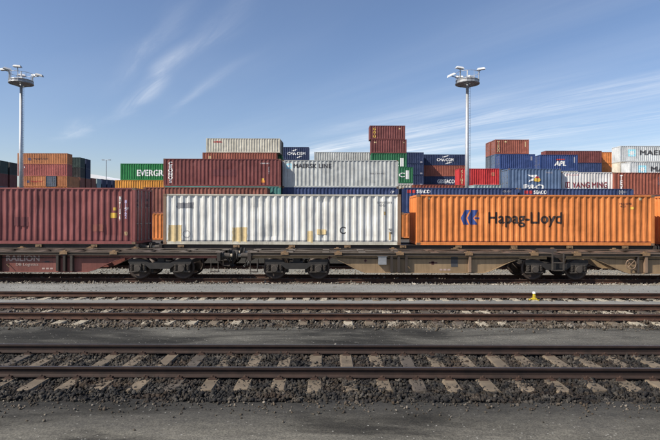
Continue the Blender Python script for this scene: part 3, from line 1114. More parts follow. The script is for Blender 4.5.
a = stack(402.0, 52.35, L40, 187.4, [('blue', 2.72, 'blue SEACO container behind left half of the Hapag-Lloyd container', SEA),
                                    ('orange', 2.591, 'orange container low behind gap between white and Hapag-Lloyd containers', D2)])
b = stack(519.2, 53.0, L40, 187.8, [('blue', 2.72, 'blue SEACO container below the white YANG MING one', SEA)])
for c in (a[0], b[0]):
    letter(c, 'SEACO', 1.55, 2.03, 1.45, 0.36, 'white', bold=0.05, lift=0.007)
    mark(c, [rect(0.55, 0.95, 2.05, 2.37), rect(1.05, 1.4, 2.05, 2.37)], 'red', 'logo')
    letter(c, 'GESU 42G1', 10.6, 2.15, 0.9, 0.2, 'dim', bold=0.02)
mark(b[0], [rect(10.65, 10.78, 2.0, 2.45), rect(10.95, 11.08, 2.0, 2.45)], 'white', 'sticker')
stack(412.5, 60, L20, 184.4, [('brick', 2.7, 'brick red container top showing below the dark shadowed stack corner', dict(pitch=0.37))])
stack(474, 61.5, L20, 184.2, [('pale_teal', 2.7, 'pale teal container top showing under the bright red one', dict(pitch=0.37))])
stack(361.5, 60.5, L20, 184.2, [('beige', 2.7, 'beige container top showing under the lower green one', dict(pitch=0.37))])
a = stack(508.3, 57.5, L20, 168.0, [('pale_blue', 2.66, 'faded blue P&O container with white and yellow flag emblem', dict(pitch=0.37, detail=2, door='left'))])
c = a[0]
letter(c, 'P&O', 1.75, 0.20, 2.45, 0.62, 'white', bold=0.05, lift=0.007)
fx, fz = 2.15, 1.0
mark(c, [[(fx, fz + 0.95), (fx + .5, fz + .85), (fx + 1.1, fz + .9), (fx + 1.3, fz + .6), (fx + .9, fz + .55), (fx + .4, fz + .68)],
         [(fx + .2, fz + .1), (fx + .75, fz + .25), (fx + .85, fz + .55), (fx + .6, fz + .45), (fx + .3, fz + .3)]], 'white', 'flag_emblem', 0.007)
mark(c, [[(fx + .75, fz + .2), (fx + 1.35, fz + .1), (fx + 1.6, fz + .25), (fx + 1.5, fz + .5), (fx + 1.1, fz + .62), (fx + .85, fz + .5)]], 'gold', 'flag_emblem', 0.007)
mark(c, [[(fx + .95, fz + .55), (fx + 1.35, fz + .48), (fx + 1.4, fz + .68), (fx + 1.1, fz + .75)]], 'red', 'flag_emblem', 0.010)
letter(c, 'PONU 42', 4.35, 2.05, 0.75, 0.2, 'dim', bold=0.03)
a = stack(561.6, 58.0, L20, 171.4, [('white', 2.62, 'white container with maroon YANG MING lettering', dict(pitch=0.34, detail=2))])
c = a[0]
letter(c, 'YANG MING', 1.25, 0.78, 4.1, 0.66, 'maroon', bold=0.03, lift=0.007)
mark(c, [rect(.45, .98, 1.36, 1.46), rect(.45, .98, .78, .88), rect(.66, .77, .88, 1.36), rect(.45, .53, .88, 1.36), rect(.9, .98, .88, 1.36)], 'maroon', 'logo', 0.007)
letter(c, 'YMLU 22G1', 0.45, 2.2, 1.6, 0.14, 'red', bold=0.01)
a = stack(614.2, 57.6, L40, 171.6, [('brick', 2.65, 'brick red container right of YANG MING with white letters down left side', dict(pitch=0.37, detail=2))])
letter(a[0], '\n'.join('TEX'), 0.62, 0.55, 0.40, 1.75, 'white', bold=0.045, line=0.8, align='CENTER', lift=0.007)
letter(a[0], '\n'.join('45G1'), 5.05, 0.9, 0.2, 1.2, 'dim', bold=0.03)

# middle distance
a = stack(459, 75, L20, 168.0, [('red', 2.6, 'bright red short container behind the right light mast', dict(pitch=0.34, door=None))])
letter(a[0], '\n'.join('KLINE'), 0.22, 0.25, 0.36, 2.1, 'cream', bold=0.03, line=0.8, align='CENTER')
letter(a[0], 'KKTU 22G1', 4.9, 1.5, 0.5, 0.5, 'cream', bold=0.02)
a = stack(500, 86, L20, 153.5, [('apl_blue', 2.6, 'blue container under the brick red one, right of light mast', dict(pitch=0.34, door='left'))])
mark(a[0], [rect(5.25, 5.55, 1.5, 2.2)], 'dim', 'sticker')
xr = PX(495, 88.9 * DN) + L20
a = stack(495, 88.9, L20, 138.9, [('brick', 2.6, 'brick red container topping the stack right of the light mast, front one', dict(pitch=0.34, door='left')),
                                  ('pale_blue', 2.55, 'pale blue container with lit left end under the front brick red one', dict(pitch=0.34, door='left'))])
letter(a[0], '\n'.join('TEX'), 0.35, 0.4, 0.5, 1.9, 'cream', bold=0.03, line=0.8, align='CENTER')
mark(a[0], [rect(1.7, 2.1, 2.05, 2.3), rect(5.3, 5.5, 1.3, 2.2)], 'cream', 'sticker')
stack(495, 91.9, L20, 138.9 + 2.2, [('brick', 2.6, 'brick red container topping the stack right of light mast, rear one', dict(pitch=0.34, door='left')),
                                    ('slate', 2.55, 'slate grey container end at left under the rear brick red one', dict(pitch=0.34, door='left'))], align=xr)
a = stack(540, 80, L20, 154.0, [('apl_blue', 2.6, 'blue container with white APL lettering', dict(pitch=0.34, door='left'))])
c = a[0]
letter(c, 'APL', 2.25, 0.78, 1.95, 0.82, 'white', bold=0.06, shear=0.25, lift=0.007)
mark(c, [[(2.5, 1.72), (3.9, 1.78), (4.1, 1.92), (2.7, 1.9)]], 'red', 'logo', 0.007)
mark(c, [rect(5.45, 5.6, 1.3, 2.2)], 'dim', 'sticker')
stack(545.5, 108, L40, 150.0, [('maroon', 2.62, 'maroon container behind the APL one, on top of its stack', dict(pitch=0.4)),
                               ('blue', 2.62, 'dark blue container under the maroon one behind APL', dict(pitch=0.4))])
stack(601.6, 110, L20, 151.2, [('orange', 2.5, 'orange container left of the upper MAERSK one, upper of two', dict(pitch=0.4)),
                               ('orange', 2.5, 'orange container left of the upper MAERSK one, lower of two', dict(pitch=0.4))])
a = stack(620, 82, L40, 145.0, [('light_grey', 2.6, 'grey container with MAERSK lettering and star, topmost at the right edge', dict(pitch=0.34)),
                                ('cream', 2.55, 'cream container end beneath the topmost MAERSK container', dict(pitch=0.34))])
b = stack(630, 78.5, L40, 161.0, [('light_grey', 2.6, 'grey container with MAERSK lettering, lower and nearer of the two', dict(pitch=0.34))])
for c in (a[0], b[0]):
    mark(c, star(1.95, 1.45, 0.62), 'white', 'logo_star', 0.010)
    mark(c, [rect(1.36, 2.54, 0.88, 2.04)], 'sky', 'logo')
    letter(c, 'MAERSK', 3.25, 1.05, 5.9, 0.86, 'charcoal', bold=0.05, spacing=1.08)

# centre
B8 = dict(pitch=0.40)
a = stack(369.5, 85, L20, 125.3, [('maroon', 2.36, 'maroon short container on the very top of the tallest stack', B8),
                                  ('maroon', 2.36, 'maroon short container second from top of the tallest stack', dict(pitch=0.40, dx=0.25)),
                                  ('forest', 2.5, 'green container directly under the two maroon ones of the tallest stack', dict(pitch=0.40, dx=0.3))])
letter(a[0], '\n'.join('GATU'), 0.55, 0.3, 0.5, 1.85, 'gold', bold=0.03, line=0.8, align='CENTER')
mark(a[0], [rect(5.0, 5.3, 1.9, 2.1)], 'cream', 'sticker')
mark(a[1], [rect(0.5, 0.9, 1.9, 2.15), rect(5.5, 5.7, 1.9, 2.1)], 'cream', 'sticker')
letter(a[2], 'AC', 2.2, 0.25, 2.5, 0.75, 'white', bold=0.04, lift=0.007); mark(a[2], [rect(4.95, 5.5, 0.25, 1.75)], 'white', 'lettering', 0.007)
b = stack(375.5, 80, L20, 166.8, [('forest', 2.6, 'green container partly hidden by the right end of MAERSK LINE', B8)])
letter(b[0], 'C', 3.75, 0.95, 0.95, 0.75, 'white', bold=0.04, lift=0.007); mark(b[0], [rect(4.85, 5.4, 0.65, 2.05)], 'white', 'lettering', 0.007)
a = stack(397, 113, L20, 152.0, [('navy', 2.55, 'navy container right of the upper green one, top of three', B8),
                                 ('navy', 2.55, 'navy container right of green ones, middle of three', B8),
                                 ('navy', 2.55, 'navy container right of green ones, lowest of three', B8)])
for c in a:
    mark(c, [rect(5.3, 5.75, 0.15, 0.5)], 'dim', 'sticker')
a = stack(414.8, 115.9, L40, 154.0, [('navy', 2.55, 'long navy CMA CGM container left of the right light mast', B8),
                                     ('brick', 2.55, 'brick red container below the long navy CMA CGM one, half shadowed', B8),
                                     ('navy', 2.55, 'navy container with white block letters, third down under CMA CGM', B8)])
c = a[0]
letter(c, 'CMA CGM', 5.1, 0.95, 3.9, 0.72, 'white', bold=0.05, lift=0.007)
mark(c, swoosh(6.3, 1.95, 1.6, 0.4) + swoosh(7.0, 0.3, 1.6, 0.4, True), 'white', 'logo', 0.007)
letter(a[2], 'GESEACO', 5.2, 0.9, 4.1, 0.95, 'white', bold=0.06, lift=0.007)
stack(314, 90, L40, 152.0, [('grey', 2.6, 'grey container behind MAERSK LINE, its top showing left of green stack', dict(pitch=0.42))])
a = stack(278.4, 99, L20, 147.0, [('navy', 2.6, 'short navy CMA CGM container right of the beige one', B8)])
c = a[0]
letter(c, 'CMA CGM', 1.75, 0.98, 3.6, 0.62, 'white', bold=0.05, lift=0.007)
mark(c, swoosh(2.6, 1.8, 1.1, 0.35) + swoosh(3.6, 0.42, 1.1, 0.35, True), 'white', 'logo', 0.007)
xb = PX(206, 82 * DN) + L40
a = stack(206, 82, L40, 138.5, [('beige', 2.35, 'beige container with small red lettering on top of a stack', dict(pitch=0.42, door='right')),
                                ('brick', 2.5, 'brick red container under the beige one with red lettering', dict(pitch=0.42, dx=-0.6))])
letter(a[0], 'HAMBURG', 1.15, 1.75, 1.45, 0.38, 'red', bold=0.05, lift=0.007)
mark(a[1], [rect(1.0, 1.35, 0.5, 2.0)], 'cream', 'sticker')
stack(0, 85.2, L40, 140.9, [('charcoal', 2.5, 'dark container end just behind the right end of the beige one', B8)], align=xb)

# left
a = stack(120.3, 78, L40, 164.0, [('green', 2.6, 'green container with white EVERGREEN lettering', dict(pitch=0.37)),
                                  ('amber', 2.6, 'amber container under the green EVERGREEN one', dict(pitch=0.37, dx=-0.85))])
letter(a[0], 'EVERGREEN', 2.55, 0.62, 6.25, 1.0, 'white', bold=0.045, lift=0.007)
d27 = 122 * DN
X27 = PX(67, d27)
a = stack(0, 122, L40, 154.0, [('faded_orange', 2.66, 'orange container with small blue emblem, topmost of the left stack', dict(pitch=0.42)),
                               ('rose', 2.9, 'rose red container in the middle of the left stack', dict(pitch=0.42)),
                               ], 2.62, X27)
for c, n in ((a[0], 'Hapag-Lloyd'),):
    letter(c, n, 3.8, 0.95, 3.6, 0.6, 'brown', bold=0.02); mark(c, [rect(2.6, 3.3, 0.9, 1.5)], 'violet', 'logo')
mark(a[1], [rect(1.5, 1.8, 1.9, 2.3)], 'white', 'sticker')
z3 = a[1].location.z - 2.606
c = container('short orange container with small blue emblem, bottom left of the left stack', X27 - L20 - 5.25, d27 - 0.03, z3, L20, HS, 'faded_orange', 0.42)
letter(c, 'Hapag-Lloyd', 2.4, 0.95, 2.9, 0.55, 'red', bold=0.03); mark(c, [rect(1.45, 2.05, 0.9, 1.5)], 'violet', 'logo')
container('grey container with its door end to the front, in the left stack', X27 - 5.15 + W, d27 - 0.06, z3, L20, HS, 'slate', 0.42, 'left', 1, R(90))
container('orange container seen end on at bottom right of the left stack', X27, d27 - 0.06, z3, L20, HS, 'faded_orange', 0.42, None, 1, R(90))


def row(xr, d, ytop, tiers, L=L20):
    return stack(0, d, L, ytop, tiers, align=xr)


row(X27, 128.4, 158.0, [('dark_green', 2.6, 'dark green container end behind the left stack, upper of two', B8), ('charcoal', 2.6, 'charcoal container end behind the left stack, under the dark green', B8), ('brown', 2.6, 'brown container end low behind the left stack, nearest the stack', B8)])
row(X27, 131.5, 159.5, [('navy', 2.6, 'navy container end furthest right behind the left stack, upper', B8), ('navy', 2.6, 'navy container end furthest right behind the left stack, lower', B8), ('brown', 2.6, 'brown container end under the two navy ones at left', B8)])
row(X27, 134.6, 178.6, [('brown', 2.6, 'brown container end low beside the left stack, further back', B8)])
row(X27, 137.7, 179.2, [('pale_teal', 2.6, 'pale container end in the low row near the white hall', B8)])
for i, lab in enumerate(('navy low container end left of the small lamp post', 'navy low container end right of the small lamp post', 'navy low container end nearest the amber container')):
    row(X27 + 0.1 * i, 140.8 + i * 3.1, 179.6 + 0.5 * i, [('navy', 2.6, lab, B8)])
XL = PX(0, 100 * DN)
row(XL, 97.0, 160.0, [('charcoal', 2.6, 'dark container at extreme left edge, upper', B8), ('maroon', 2.6, 'dark maroon container at extreme left edge, lower', B8)])
row(XL, 100.0, 161.2, [('dark_green', 2.6, 'dark green container end at left edge, upper and nearer', B8), ('maroon', 2.6, 'maroon container end at left edge, lower and nearer', B8)])
row(XL, 103.0, 163.0, [('charcoal', 2.6, 'charcoal container end next to the left light mast, upper', B8), ('maroon', 2.6, 'maroon container end next to the left light mast, lower', B8)])

# ------------------------------------------------------------------ wagons
YW = 21.8          # centre of the empty wagons' track


def belly(xs):
    """side girder outline: xs = (x start, taper a, flat a, flat b, taper b, x end)"""
    x0, ta, fa, fb, tb, x1 = xs
    top, up, low = 1.02, 0.965, 0.315
    pts = [(x0, top - 0.13)]
    n = 8
    for i in range(n + 1):
        u = i / n
        pts.append((ta + (fa - ta) * u, up - 0.06 - (up - 0.06 - low) * (u ** 1.0 * 0.55 + 0.45 * u * u * (3 - 2 * u))))
    for i in range(n + 1):
        u = 1 - i / n
        pts.append((tb + (fb - tb) * u, up - 0.06 - (up - 0.06 - low) * (u ** 1.0 * 0.55 + 0.45 * u * u * (3 - 2 * u))))
    pts += [(x1, top - 0.13), (x1, top), (x0, top)]
    return pts


BOG = {}


def bogie_meshes():
    if BOG:
        return BOG
    wb = 0.925
    f = MB()
    side = [(-1.35, 0.78), (-1.28, 0.62), (-0.62, 0.60), (-0.42, 0.44), (0.42, 0.44), (0.62, 0.60), (1.28, 0.62), (1.35, 0.78), (1.30, 0.86), (0.75, 0.84), (0.45, 0.70), (-0.45, 0.70), (-0.75, 0.84), (-1.30, 0.86)]
    for y in (-1.06, 0.96):
        f.prism(side, y, y + 0.10)
    f.box(-0.28, 0.28, -0.96, 0.96, 0.50, 0.72)
    for x in (-1.3, 1.22):
        f.box(x, x + 0.08, -0.96, 0.96, 0.66, 0.80)
    f.tube((0, 0, 0.72), (0, 0, 0.98), 0.2, 0.2, 14)
    for y in (-0.82, 0.82):
        f.box(-0.14, 0.14, y - 0.1, y + 0.1, 0.72, 0.94)
    BOG['bogie_frame'] = f.mesh('bogie_frame')
    w = MB()
    r = 0.46
    w.lathe_y([(0.02, 0.065), (0.10, 0.065), (0.10, 0.03), (0.36, 0.01), (0.385, -0.0), (0.385, -0.025), (0.40, 0.05), (r, 0.055), (r + 0.004, -0.05), (r + 0.03, -0.055), (r + 0.03, -0.085), (0.39, -0.085), (0.36, -0.03), (0.1, -0.06), (0.02, -0.06)], 0, 0, 32)
    BOG['wheel'] = w.mesh('wheel')
    a = MB(); a.tube((0, -0.9, 0), (0, 0.9, 0), 0.08, 0.08, 12)
    BOG['axle'] = a.mesh('axle')
    b = MB(); b.box(-0.15, 0.15, -0.10, 0.10, -0.15, 0.20); b.lathe_y([(0.001, -0.15), (0.13, -0.15), (0.145, -0.12), (0.145, 0.0)], 0, 0.0, 16)
    b.box(-0.36, 0.36, -0.07, 0.09, -0.16, -0.11)
    BOG['axle_box'] = b.mesh('axle_box')
    s = MB()
    n = 40
    pts = [(0.075 * math.cos(i * 0.95), 0.075 * math.sin(i * 0.95), 0.27 * i / n) for i in range(n + 1)]
    s.path(pts, 0.018, 5)
    BOG['coil_spring'] = s.mesh('coil_spring')
    k = MB(); k.prism([(-0.06, -0.17), (0.0, -0.2), (0.05, -0.17), (0.07, 0.17), (0.0, 0.2), (-0.04, 0.16)], -0.05, 0.05)
    BOG['brake_shoe'] = k.mesh('brake_shoe')
    return BOG


def bogie(wagon, x, y=0.0):
    B = bogie_meshes()
    f = put('bogie_frame', B['bogie_frame'], MATS['bogie_black'], wagon)
    f.location = (x, y, 0)
    for sx in (-0.925, 0.925):
        ax = put('axle', B['axle'], MATS['wheel_steel'], f); ax.location = (sx, 0, 0.46)
        for sy in (-1, 1):
            w = put('wheel', B['wheel'], MATS['wheel_steel'], f, True); w.location = (sx, sy * 0.755, 0.46); w.scale = (1, -sy, 1)
            b = put('axle_box', B['axle_box'], MATS['bogie_dust'], f); b.location = (sx, sy * 1.0, 0.46); b.scale = (1, -sy, 1)
            for dx in (-0.26, 0.26):
                s = put('coil_spring', B['coil_spring'], MATS['bogie_dust'], f); s.location = (sx + dx, sy * 1.0, 0.36)
            k = put('brake_shoe', B['brake_shoe'], MATS['bogie_black'], f); k.location = (sx + (0.52 if sx < 0 else -0.52), sy * 0.755, 0.46); k.scale = (1 if sx < 0 else -1, 1, 1)
    return f


def wagon_unit(wg, x0, x1, shape, body, deckmat, lugs):
    """one deck unit between x0 and x1 (wagon frame: origin on the track's centre line at rail level)"""
    for s in (-1, 1):
        m = MB(); m.prism(belly(shape), -0.006, 0.006)
        g = m.build('side_girder', P(body), wg); g.location = (0, s * 1.02, 0)
        fl = MB()                                  # bottom flange following the girder
        pts = belly(shape)
        low = pts[1:19]
        for (xa, za), (xb, zb) in zip(low, low[1:]):
            fl.add([(xa, -0.09, za), (xb, -0.09, zb), (xb, 0.09, zb), (xa, 0.09, za), (xa, -0.09, za - 0.02), (xb, -0.09, zb - 0.02), (xb, 0.09, zb - 0.02), (xa, 0.09, za - 0.02)],
                   [(0, 1, 2, 3), (7, 6, 5, 4), (0, 4, 5, 1), (3, 2, 6, 7)])
        fl.build('bottom_flange', P(body), g)
        m = MB(); m.box(x0, x1, -0.10, 0.10, 1.02, 1.045); m.box(x0, x1, -0.012, 0.012, 1.045, 1.13); m.box(x0, x1, -0.09, 0.09, 1.13, 1.155)
        e = m.build('top_flange', P(deckmat), wg); e.location = (0, s * 1.10, 0)
    m = MB(); m.box(x0, x1, -0.20, 0.20, 0.86, 1.15)
    m.build('centre_sill', P(deckmat), wg)
    n = int((x1 - x0) / 1.55)
    st = (x1 - x0 - 0.3) / n
    for i in range(n + 1):
        x = x0 + i * st
        m = MB(); m.box(x, x + 0.3, -1.0, 1.0, 1.128, 1.150)
        m.build('cross_bearer', P(deckmat), wg)
    for i in range(n):
        x = x0 + i * st + 0.15
        for s in (-1, 1):
            m = MB()
            q = [(x, 0.0), (x + 0.28, 0.0), (x + st, 0.78), (x + st - 0.28, 0.78)] if (i % 2 == 0) else [(x, 0.78), (x + 0.28, 0.78), (x + st, 0.0), (x + st - 0.28, 0.0)]
            ya = [0.21 + b for a_, b in q]
            m.add([(q[j][0], s * ya[j], zz) for zz in (1.112, 1.124) for j in range(4)], [(0, 1, 2, 3), (4, 5, 6, 7), (0, 1, 5, 4), (1, 2, 6, 5), (2, 3, 7, 6), (3, 0, 4, 7)])
            m.build('diagonal_brace', P(deckmat), wg)
    for x in lugs:
        for s in (-1, 1):
            m = MB(); m.box(x - 0.16, x + 0.16, s * 1.12 - 0.10, s * 1.12 + 0.10, 1.155, 1.18)
            m.box(x - 0.06, x + 0.06, s * 1.12 - 0.05, s * 1.12 + 0.05, 1.18, 1.235)
            m.box(x - 0.16, x + 0.16, s * 1.215, s * 1.215 + 0.012 * s, 1.06, 1.17)
            m.build('container_spigot', MATS['lug_tan'], wg)


def ribs(wg, xs, mat, w=0.10, ztop=1.02, zbot=0.34):
    for x in xs:
        m = MB(); m.box(x - w / 2, x + w / 2, -1.19, -1.028, zbot, ztop)
        m.build('web_stiffener', mat, wg)
        m = MB(); m.box(x - w / 2, x + w / 2, 1.028, 1.19, zbot, ztop)
        m.build('web_stiffener', mat, wg)


def end_gear(wg, x, s, tan=True):
    """headstock, buffers and coupling at the end x; s = +1 when the end faces right"""
    m = MB(); m.box(min(x, x - s * 0.14), max(x, x - s * 0.14), -1.25, 1.25, 0.80, 1.13)
    m.build('headstock', P('wagon_dark'), wg)
    for y in (-0.875, 0.875):
        m = MB()
        m.tube((x, y, 1.0), (x + s * 0.06, y, 1.0), 0.17, 0.17, 14); m.tube((x + s * 0.06, y, 1.0), (x + s * 0.33, y, 1.0), 0.115, 0.105, 14)
        b = m.build('buffer', MATS['bogie_dust'] if tan else MATS['bogie_black'], wg)
        m = MB(); m.tube((x + s * 0.33, y, 1.0), (x + s * 0.47, y, 1.0), 0.075, 0.075, 12); m.build('buffer_plunger', MATS['pale_tan'], b)
        m = MB(); m.tube((x + s * 0.47, y, 1.0), (x + s * 0.515, y, 1.0), 0.225, 0.21, 18); m.build('buffer_head', MATS['bogie_black'], b)
    m = MB(); m.path([(x, 0, 0.98), (x + s * 0.18, 0, 0.96), (x + s * 0.26, 0, 0.9), (x + s * 0.3, 0, 0.7), (x + s * 0.26, 0, 0.52), (x + s * 0.18, 0, 0.48)], 0.035, 6)
    m.tube((x, -0.1, 0.96), (x + s * 0.14, -0.1, 0.96), 0.06)
    m.build('screw_coupling', MATS['bogie_black'], wg)
    for y in (-0.35, 0.35):
        m = MB(); m.path([(x, y, 0.86), (x + s * 0.12, y, 0.80), (x + s * 0.2, y, 0.66), (x + s * 0.24, y * 0.8, 0.5), (x + s * 0.3, y * 0.6, 0.44), (x + s * 0.36, y * 0.4, 0.5)], 0.026, 6)
        m.build('brake_hose', MATS['rubber'], wg)
    for y in (-1.18, 1.18):
        m = MB(); m.path([(x - s * 0.1, y, 0.8), (x - s * 0.1, y, 0.36)], 0.018, 6); m.path([(x - s * 0.4, y, 0.85), (x - s * 0.4, y, 0.36)], 0.018, 6); m.box(min(x - s * 0.08, x - s * 0.42), max(x - s * 0.08, x - s * 0.42), y - 0.1, y + 0.1, 0.33, 0.355)
        m.build('foot_step', MATS['bogie_dust'], wg)


def flat_text(wg, s, x, z, w, h, colour, y=-1.034, **kw):
    me = shift(text_mesh(s, w, h, **kw), x, z, y)
    return put('lettering', me, ink(colour, (1, 1, 1)), wg)


wr = thing('flat_wagon', 'empty red brown flat wagon with faded RAILION lettering, at left', 'wagon', (0, YW, 0), 0, 'empty flat wagons on the near track')
wagon_unit(wr, -20.3, -4.6, (-16.9, -16.7, -15.15, -10.25, -8.75, -4.75), 'wagon_red', 'wagon_grey', [-17.5, -14.4, -11.2, -9.1])
bogie(wr, -7.2); bogie(wr, -18.2)
ribs(wr, (-11.47, -11.18, -10.88, -13.95), P('wagon_dark'))
end_gear(wr, -4.6, 1); end_gear(wr, -20.3, -1)
flat_text(wr, 'RAILION', -13.72, 0.745, 1.42, 0.255, 'fade', bold=0.03)
flat_text(wr, 'DB Logistics', -13.3, 0.52, 0.95, 0.15, 'fade', bold=0.01)
m = MB(); m.box(-12.08, -11.9, -1.033, -1.029, 0.70, 0.76); m.box(-12.2, -11.75, -1.033, -1.029, 0.73, 0.745); m.build('stencil_mark', ink('charcoal', (1, 1, 1)), wr)

wt = thing('flat_wagon', 'empty tan articulated flat wagon on three bogies, centre and right', 'wagon', (0, YW, 0), 0, 'empty flat wagons on the near track')
wagon_unit(wt, -3.45, 9.35, (-3.3, 0.15, 1.50, 6.50, 8.0, 9.2), 'wagon_tan', 'wagon_grey', [-1.9, 0.35, 2.95, 5.85, 8.6])
wagon_unit(wt, 9.85, 22.7, (10.0, 11.15, 12.65, 17.7, 19.1, 22.55), 'wagon_tan', 'wagon_grey', [10.4, 13.3, 16.0, 18.5])
for x in (-1.42, 9.6, 20.6):
    bogie(wt, x)
ribs(wt, (2.60, 2.90, 3.22), P('wagon_dark'), 0.11)
ribs(wt, (5.90, 13.32), P('rust_tan'), 0.10)
ribs(wt, (12.98,), P('wagon_dark'), 0.06)
end_gear(wt, -3.45, -1); end_gear(wt, 22.7, 1)
m = MB(); m.box(2.04, 2.38, -1.20, -1.03, 0.66, 1.0); m.box(2.0, 2.42, -1.22, -1.03, 1.0, 1.012)
m.build('valve_box', MATS['lamp_metal'], wt)
m = MB(); m.box(5.14, 5.42, -1.034, -1.029, 0.56, 0.98); m.build('notice_panel', ink('charcoal', (1, 1, 1)), wt)
for x, z_, w_ in ((4.2, 0.70, 0.35), (1.45, 0.78, 0.12), (-0.1, 0.9, 0.2), (14.6, 0.7, 0.3)):
    m = MB(); m.box(x, x + w_, -1.033, -1.0285, z_, z_ + 0.05); m.box(x + w_ * 0.3, x + w_ * 0.6, -1.033, -1.0285, z_ - 0.05, z_ + 0.1); m.build('stencil_mark', ink('brown', (1, 1, 1)), wt)
m = MB()      # handbrake wheel
n = 18
pts = [(12.66 + 0.21 * math.cos(2 * math.pi * i / n), -1.2, 0.70 + 0.21 * math.sin(2 * math.pi * i / n)) for i in range(n + 1)]
m.path(pts, 0.02, 6)
for i in range(4):
    a_ = math.pi / 4 + i * math.pi / 2
    m.tube((12.66, -1.2, 0.70), (12.66 + 0.2 * math.cos(a_), -1.2, 0.70 + 0.2 * math.sin(a_)), 0.014, 0.014, 5)
m.tube((12.66, -1.22, 0.70), (12.66, -1.02, 0.70), 0.03, 0.03, 8)
m.build('handbrake_wheel', P('rust_tan'), wt)
m = MB()      # step frame at the articulation
for x in (9.35, 9.82):
    m.box(x - 0.025, x + 0.025, -1.24, -1.19, 0.42, 1.16)
m.box(9.35, 9.82, -1.24, -1.12, 0.41, 0.45); m.box(9.35, 9.82, -1.235, -1.195, 0.74, 0.78)
m.build('foot_step', MATS['bogie_dust'], wt)
m = MB(); m.tube((9.2, 0, 1.0), (10.0, 0, 1.0), 0.28, 0.28, 16); m.box(9.3, 9.9, -1.1, 1.1, 0.95, 1.10)
m.build('articulation_joint', P('wagon_dark'), wt)

for wg_, xs_ in ((wr, (-16.5, -8.9)), (wt, (0.3, 8.0)), (wt, (11.3, 19.0))):
    m = MB(); m.path([(xs_[0], -1.06, 0.93), (xs_[0] + 1.4, -1.06, 0.90), (xs_[1] - 1.4, -1.06, 0.90), (xs_[1], -1.06, 0.93)], 0.016, 6)
    m.build('brake_pipe', MATS['bogie_black'], wg_)
    m = MB(); m.tube((xs_[0] + 1.9, 0.2, 0.62), (xs_[0] + 3.2, 0.2, 0.62), 0.2, 0.2, 14); m.build('air_tank', MATS['bogie_black'], wg_)
    xm = (xs_[0] + xs_[1]) / 2
    for q in range(3):
        m = MB(); m.box(xm + 0.5 + q * 0.17, xm + 0.62 + q * 0.17, -1.032, -1.0285, 0.40, 0.47); m.build('stencil_mark', ink('fade', (1, 1, 1)), wg_)
    m = MB(); m.path([(xm - 0.9, -1.04, 0.62), (xm - 0.9, -1.17, 0.62), (xm - 0.78, -1.17, 0.5)], 0.018, 6); m.build('brake_lever', MATS['lug_tan'], wg_)

YC = DC + W / 2


def loaded_wagon(label, x0, x1, bog):
    wg = thing('container_wagon', label, 'wagon', (0, YC, 0.06), 0, 'wagons of the loaded train')
    for s in (-1, 1):
        m = MB(); m.box(x0, x1, -0.006, 0.006, 0.72, 1.13); m.box(x0, x1, -0.09, 0.09, 1.13, 1.153); m.box(x0, x1, -0.08, 0.08, 0.70, 0.72)
        e = m.build('side_sill', P('wagon_dark'), wg); e.location = (0, s * 1.12, 0)
    m = MB(); m.box(x0, x1, -0.25, 0.25, 0.8, 1.12); m.build('centre_sill', P('wagon_dark'), wg)
    x = x0
    while x < x1 - 0.2:
        m = MB(); m.box(x, x + 0.2, -1.03, 1.03, 1.08, 1.14); m.build('cross_bearer', P('wagon_dark'), wg); x += 2.0
    x = x0 + 1.1
    while x < x1:
        m = MB(); m.box(x - 0.16, x + 0.16, -1.235, -1.205, 1.0, 1.13); m.box(x - 0.06, x + 0.06, -1.25, -1.235, 1.03, 1.12); m.build('container_spigot', MATS['lug_tan'], wg); x += 2.85
    for b in bog:
        bogie(wg, b)
    end_gear(wg, x0, -1); end_gear(wg, x1, 1)
    return wg


loaded_wagon('dark container wagon under the red brown container at left', -36.0, -9.82, (-33.5, -22.3, -12.3))
loaded_wagon('dark container wagon under the white and Hapag-Lloyd containers', -8.75, 16.75, (-6.3, 4.0, 14.3))
loaded_wagon('dark container wagon under the orange container at right edge', 17.45, 43.0, (20.0, 30.5, 40.5))

# ------------------------------------------------------------------ light masts


def floodlight(parent, p, yaw, mat, pitch=0.25, w=1.15):
    m = MB()
    m.add([(-w / 2, -0.32, 0.0), (w / 2, -0.32, 0.0), (w / 2, 0.32, 0.0), (-w / 2, 0.32, 0.0),
           (-w / 2 + 0.14, -0.2, 0.26), (w / 2 - 0.14, -0.2, 0.26), (w / 2 - 0.14, 0.2, 0.26), (-w / 2 + 0.14, 0.2, 0.26)],
          [(0, 3, 2, 1), (4, 5, 6, 7), (0, 1, 5, 4), (1, 2, 6, 5), (2, 3, 7, 6), (3, 0, 4, 7)])
    o = m.build('floodlight', mat, parent)
    o.location = p
    o.rotation_euler = (0, pitch, yaw)
    g = MB(); g.box(-w / 2 + 0.06, w / 2 - 0.06, -0.27, 0.27, -0.02, -0.004)
    g.build('lamp_glass', MATS['lamp_glass'], o)


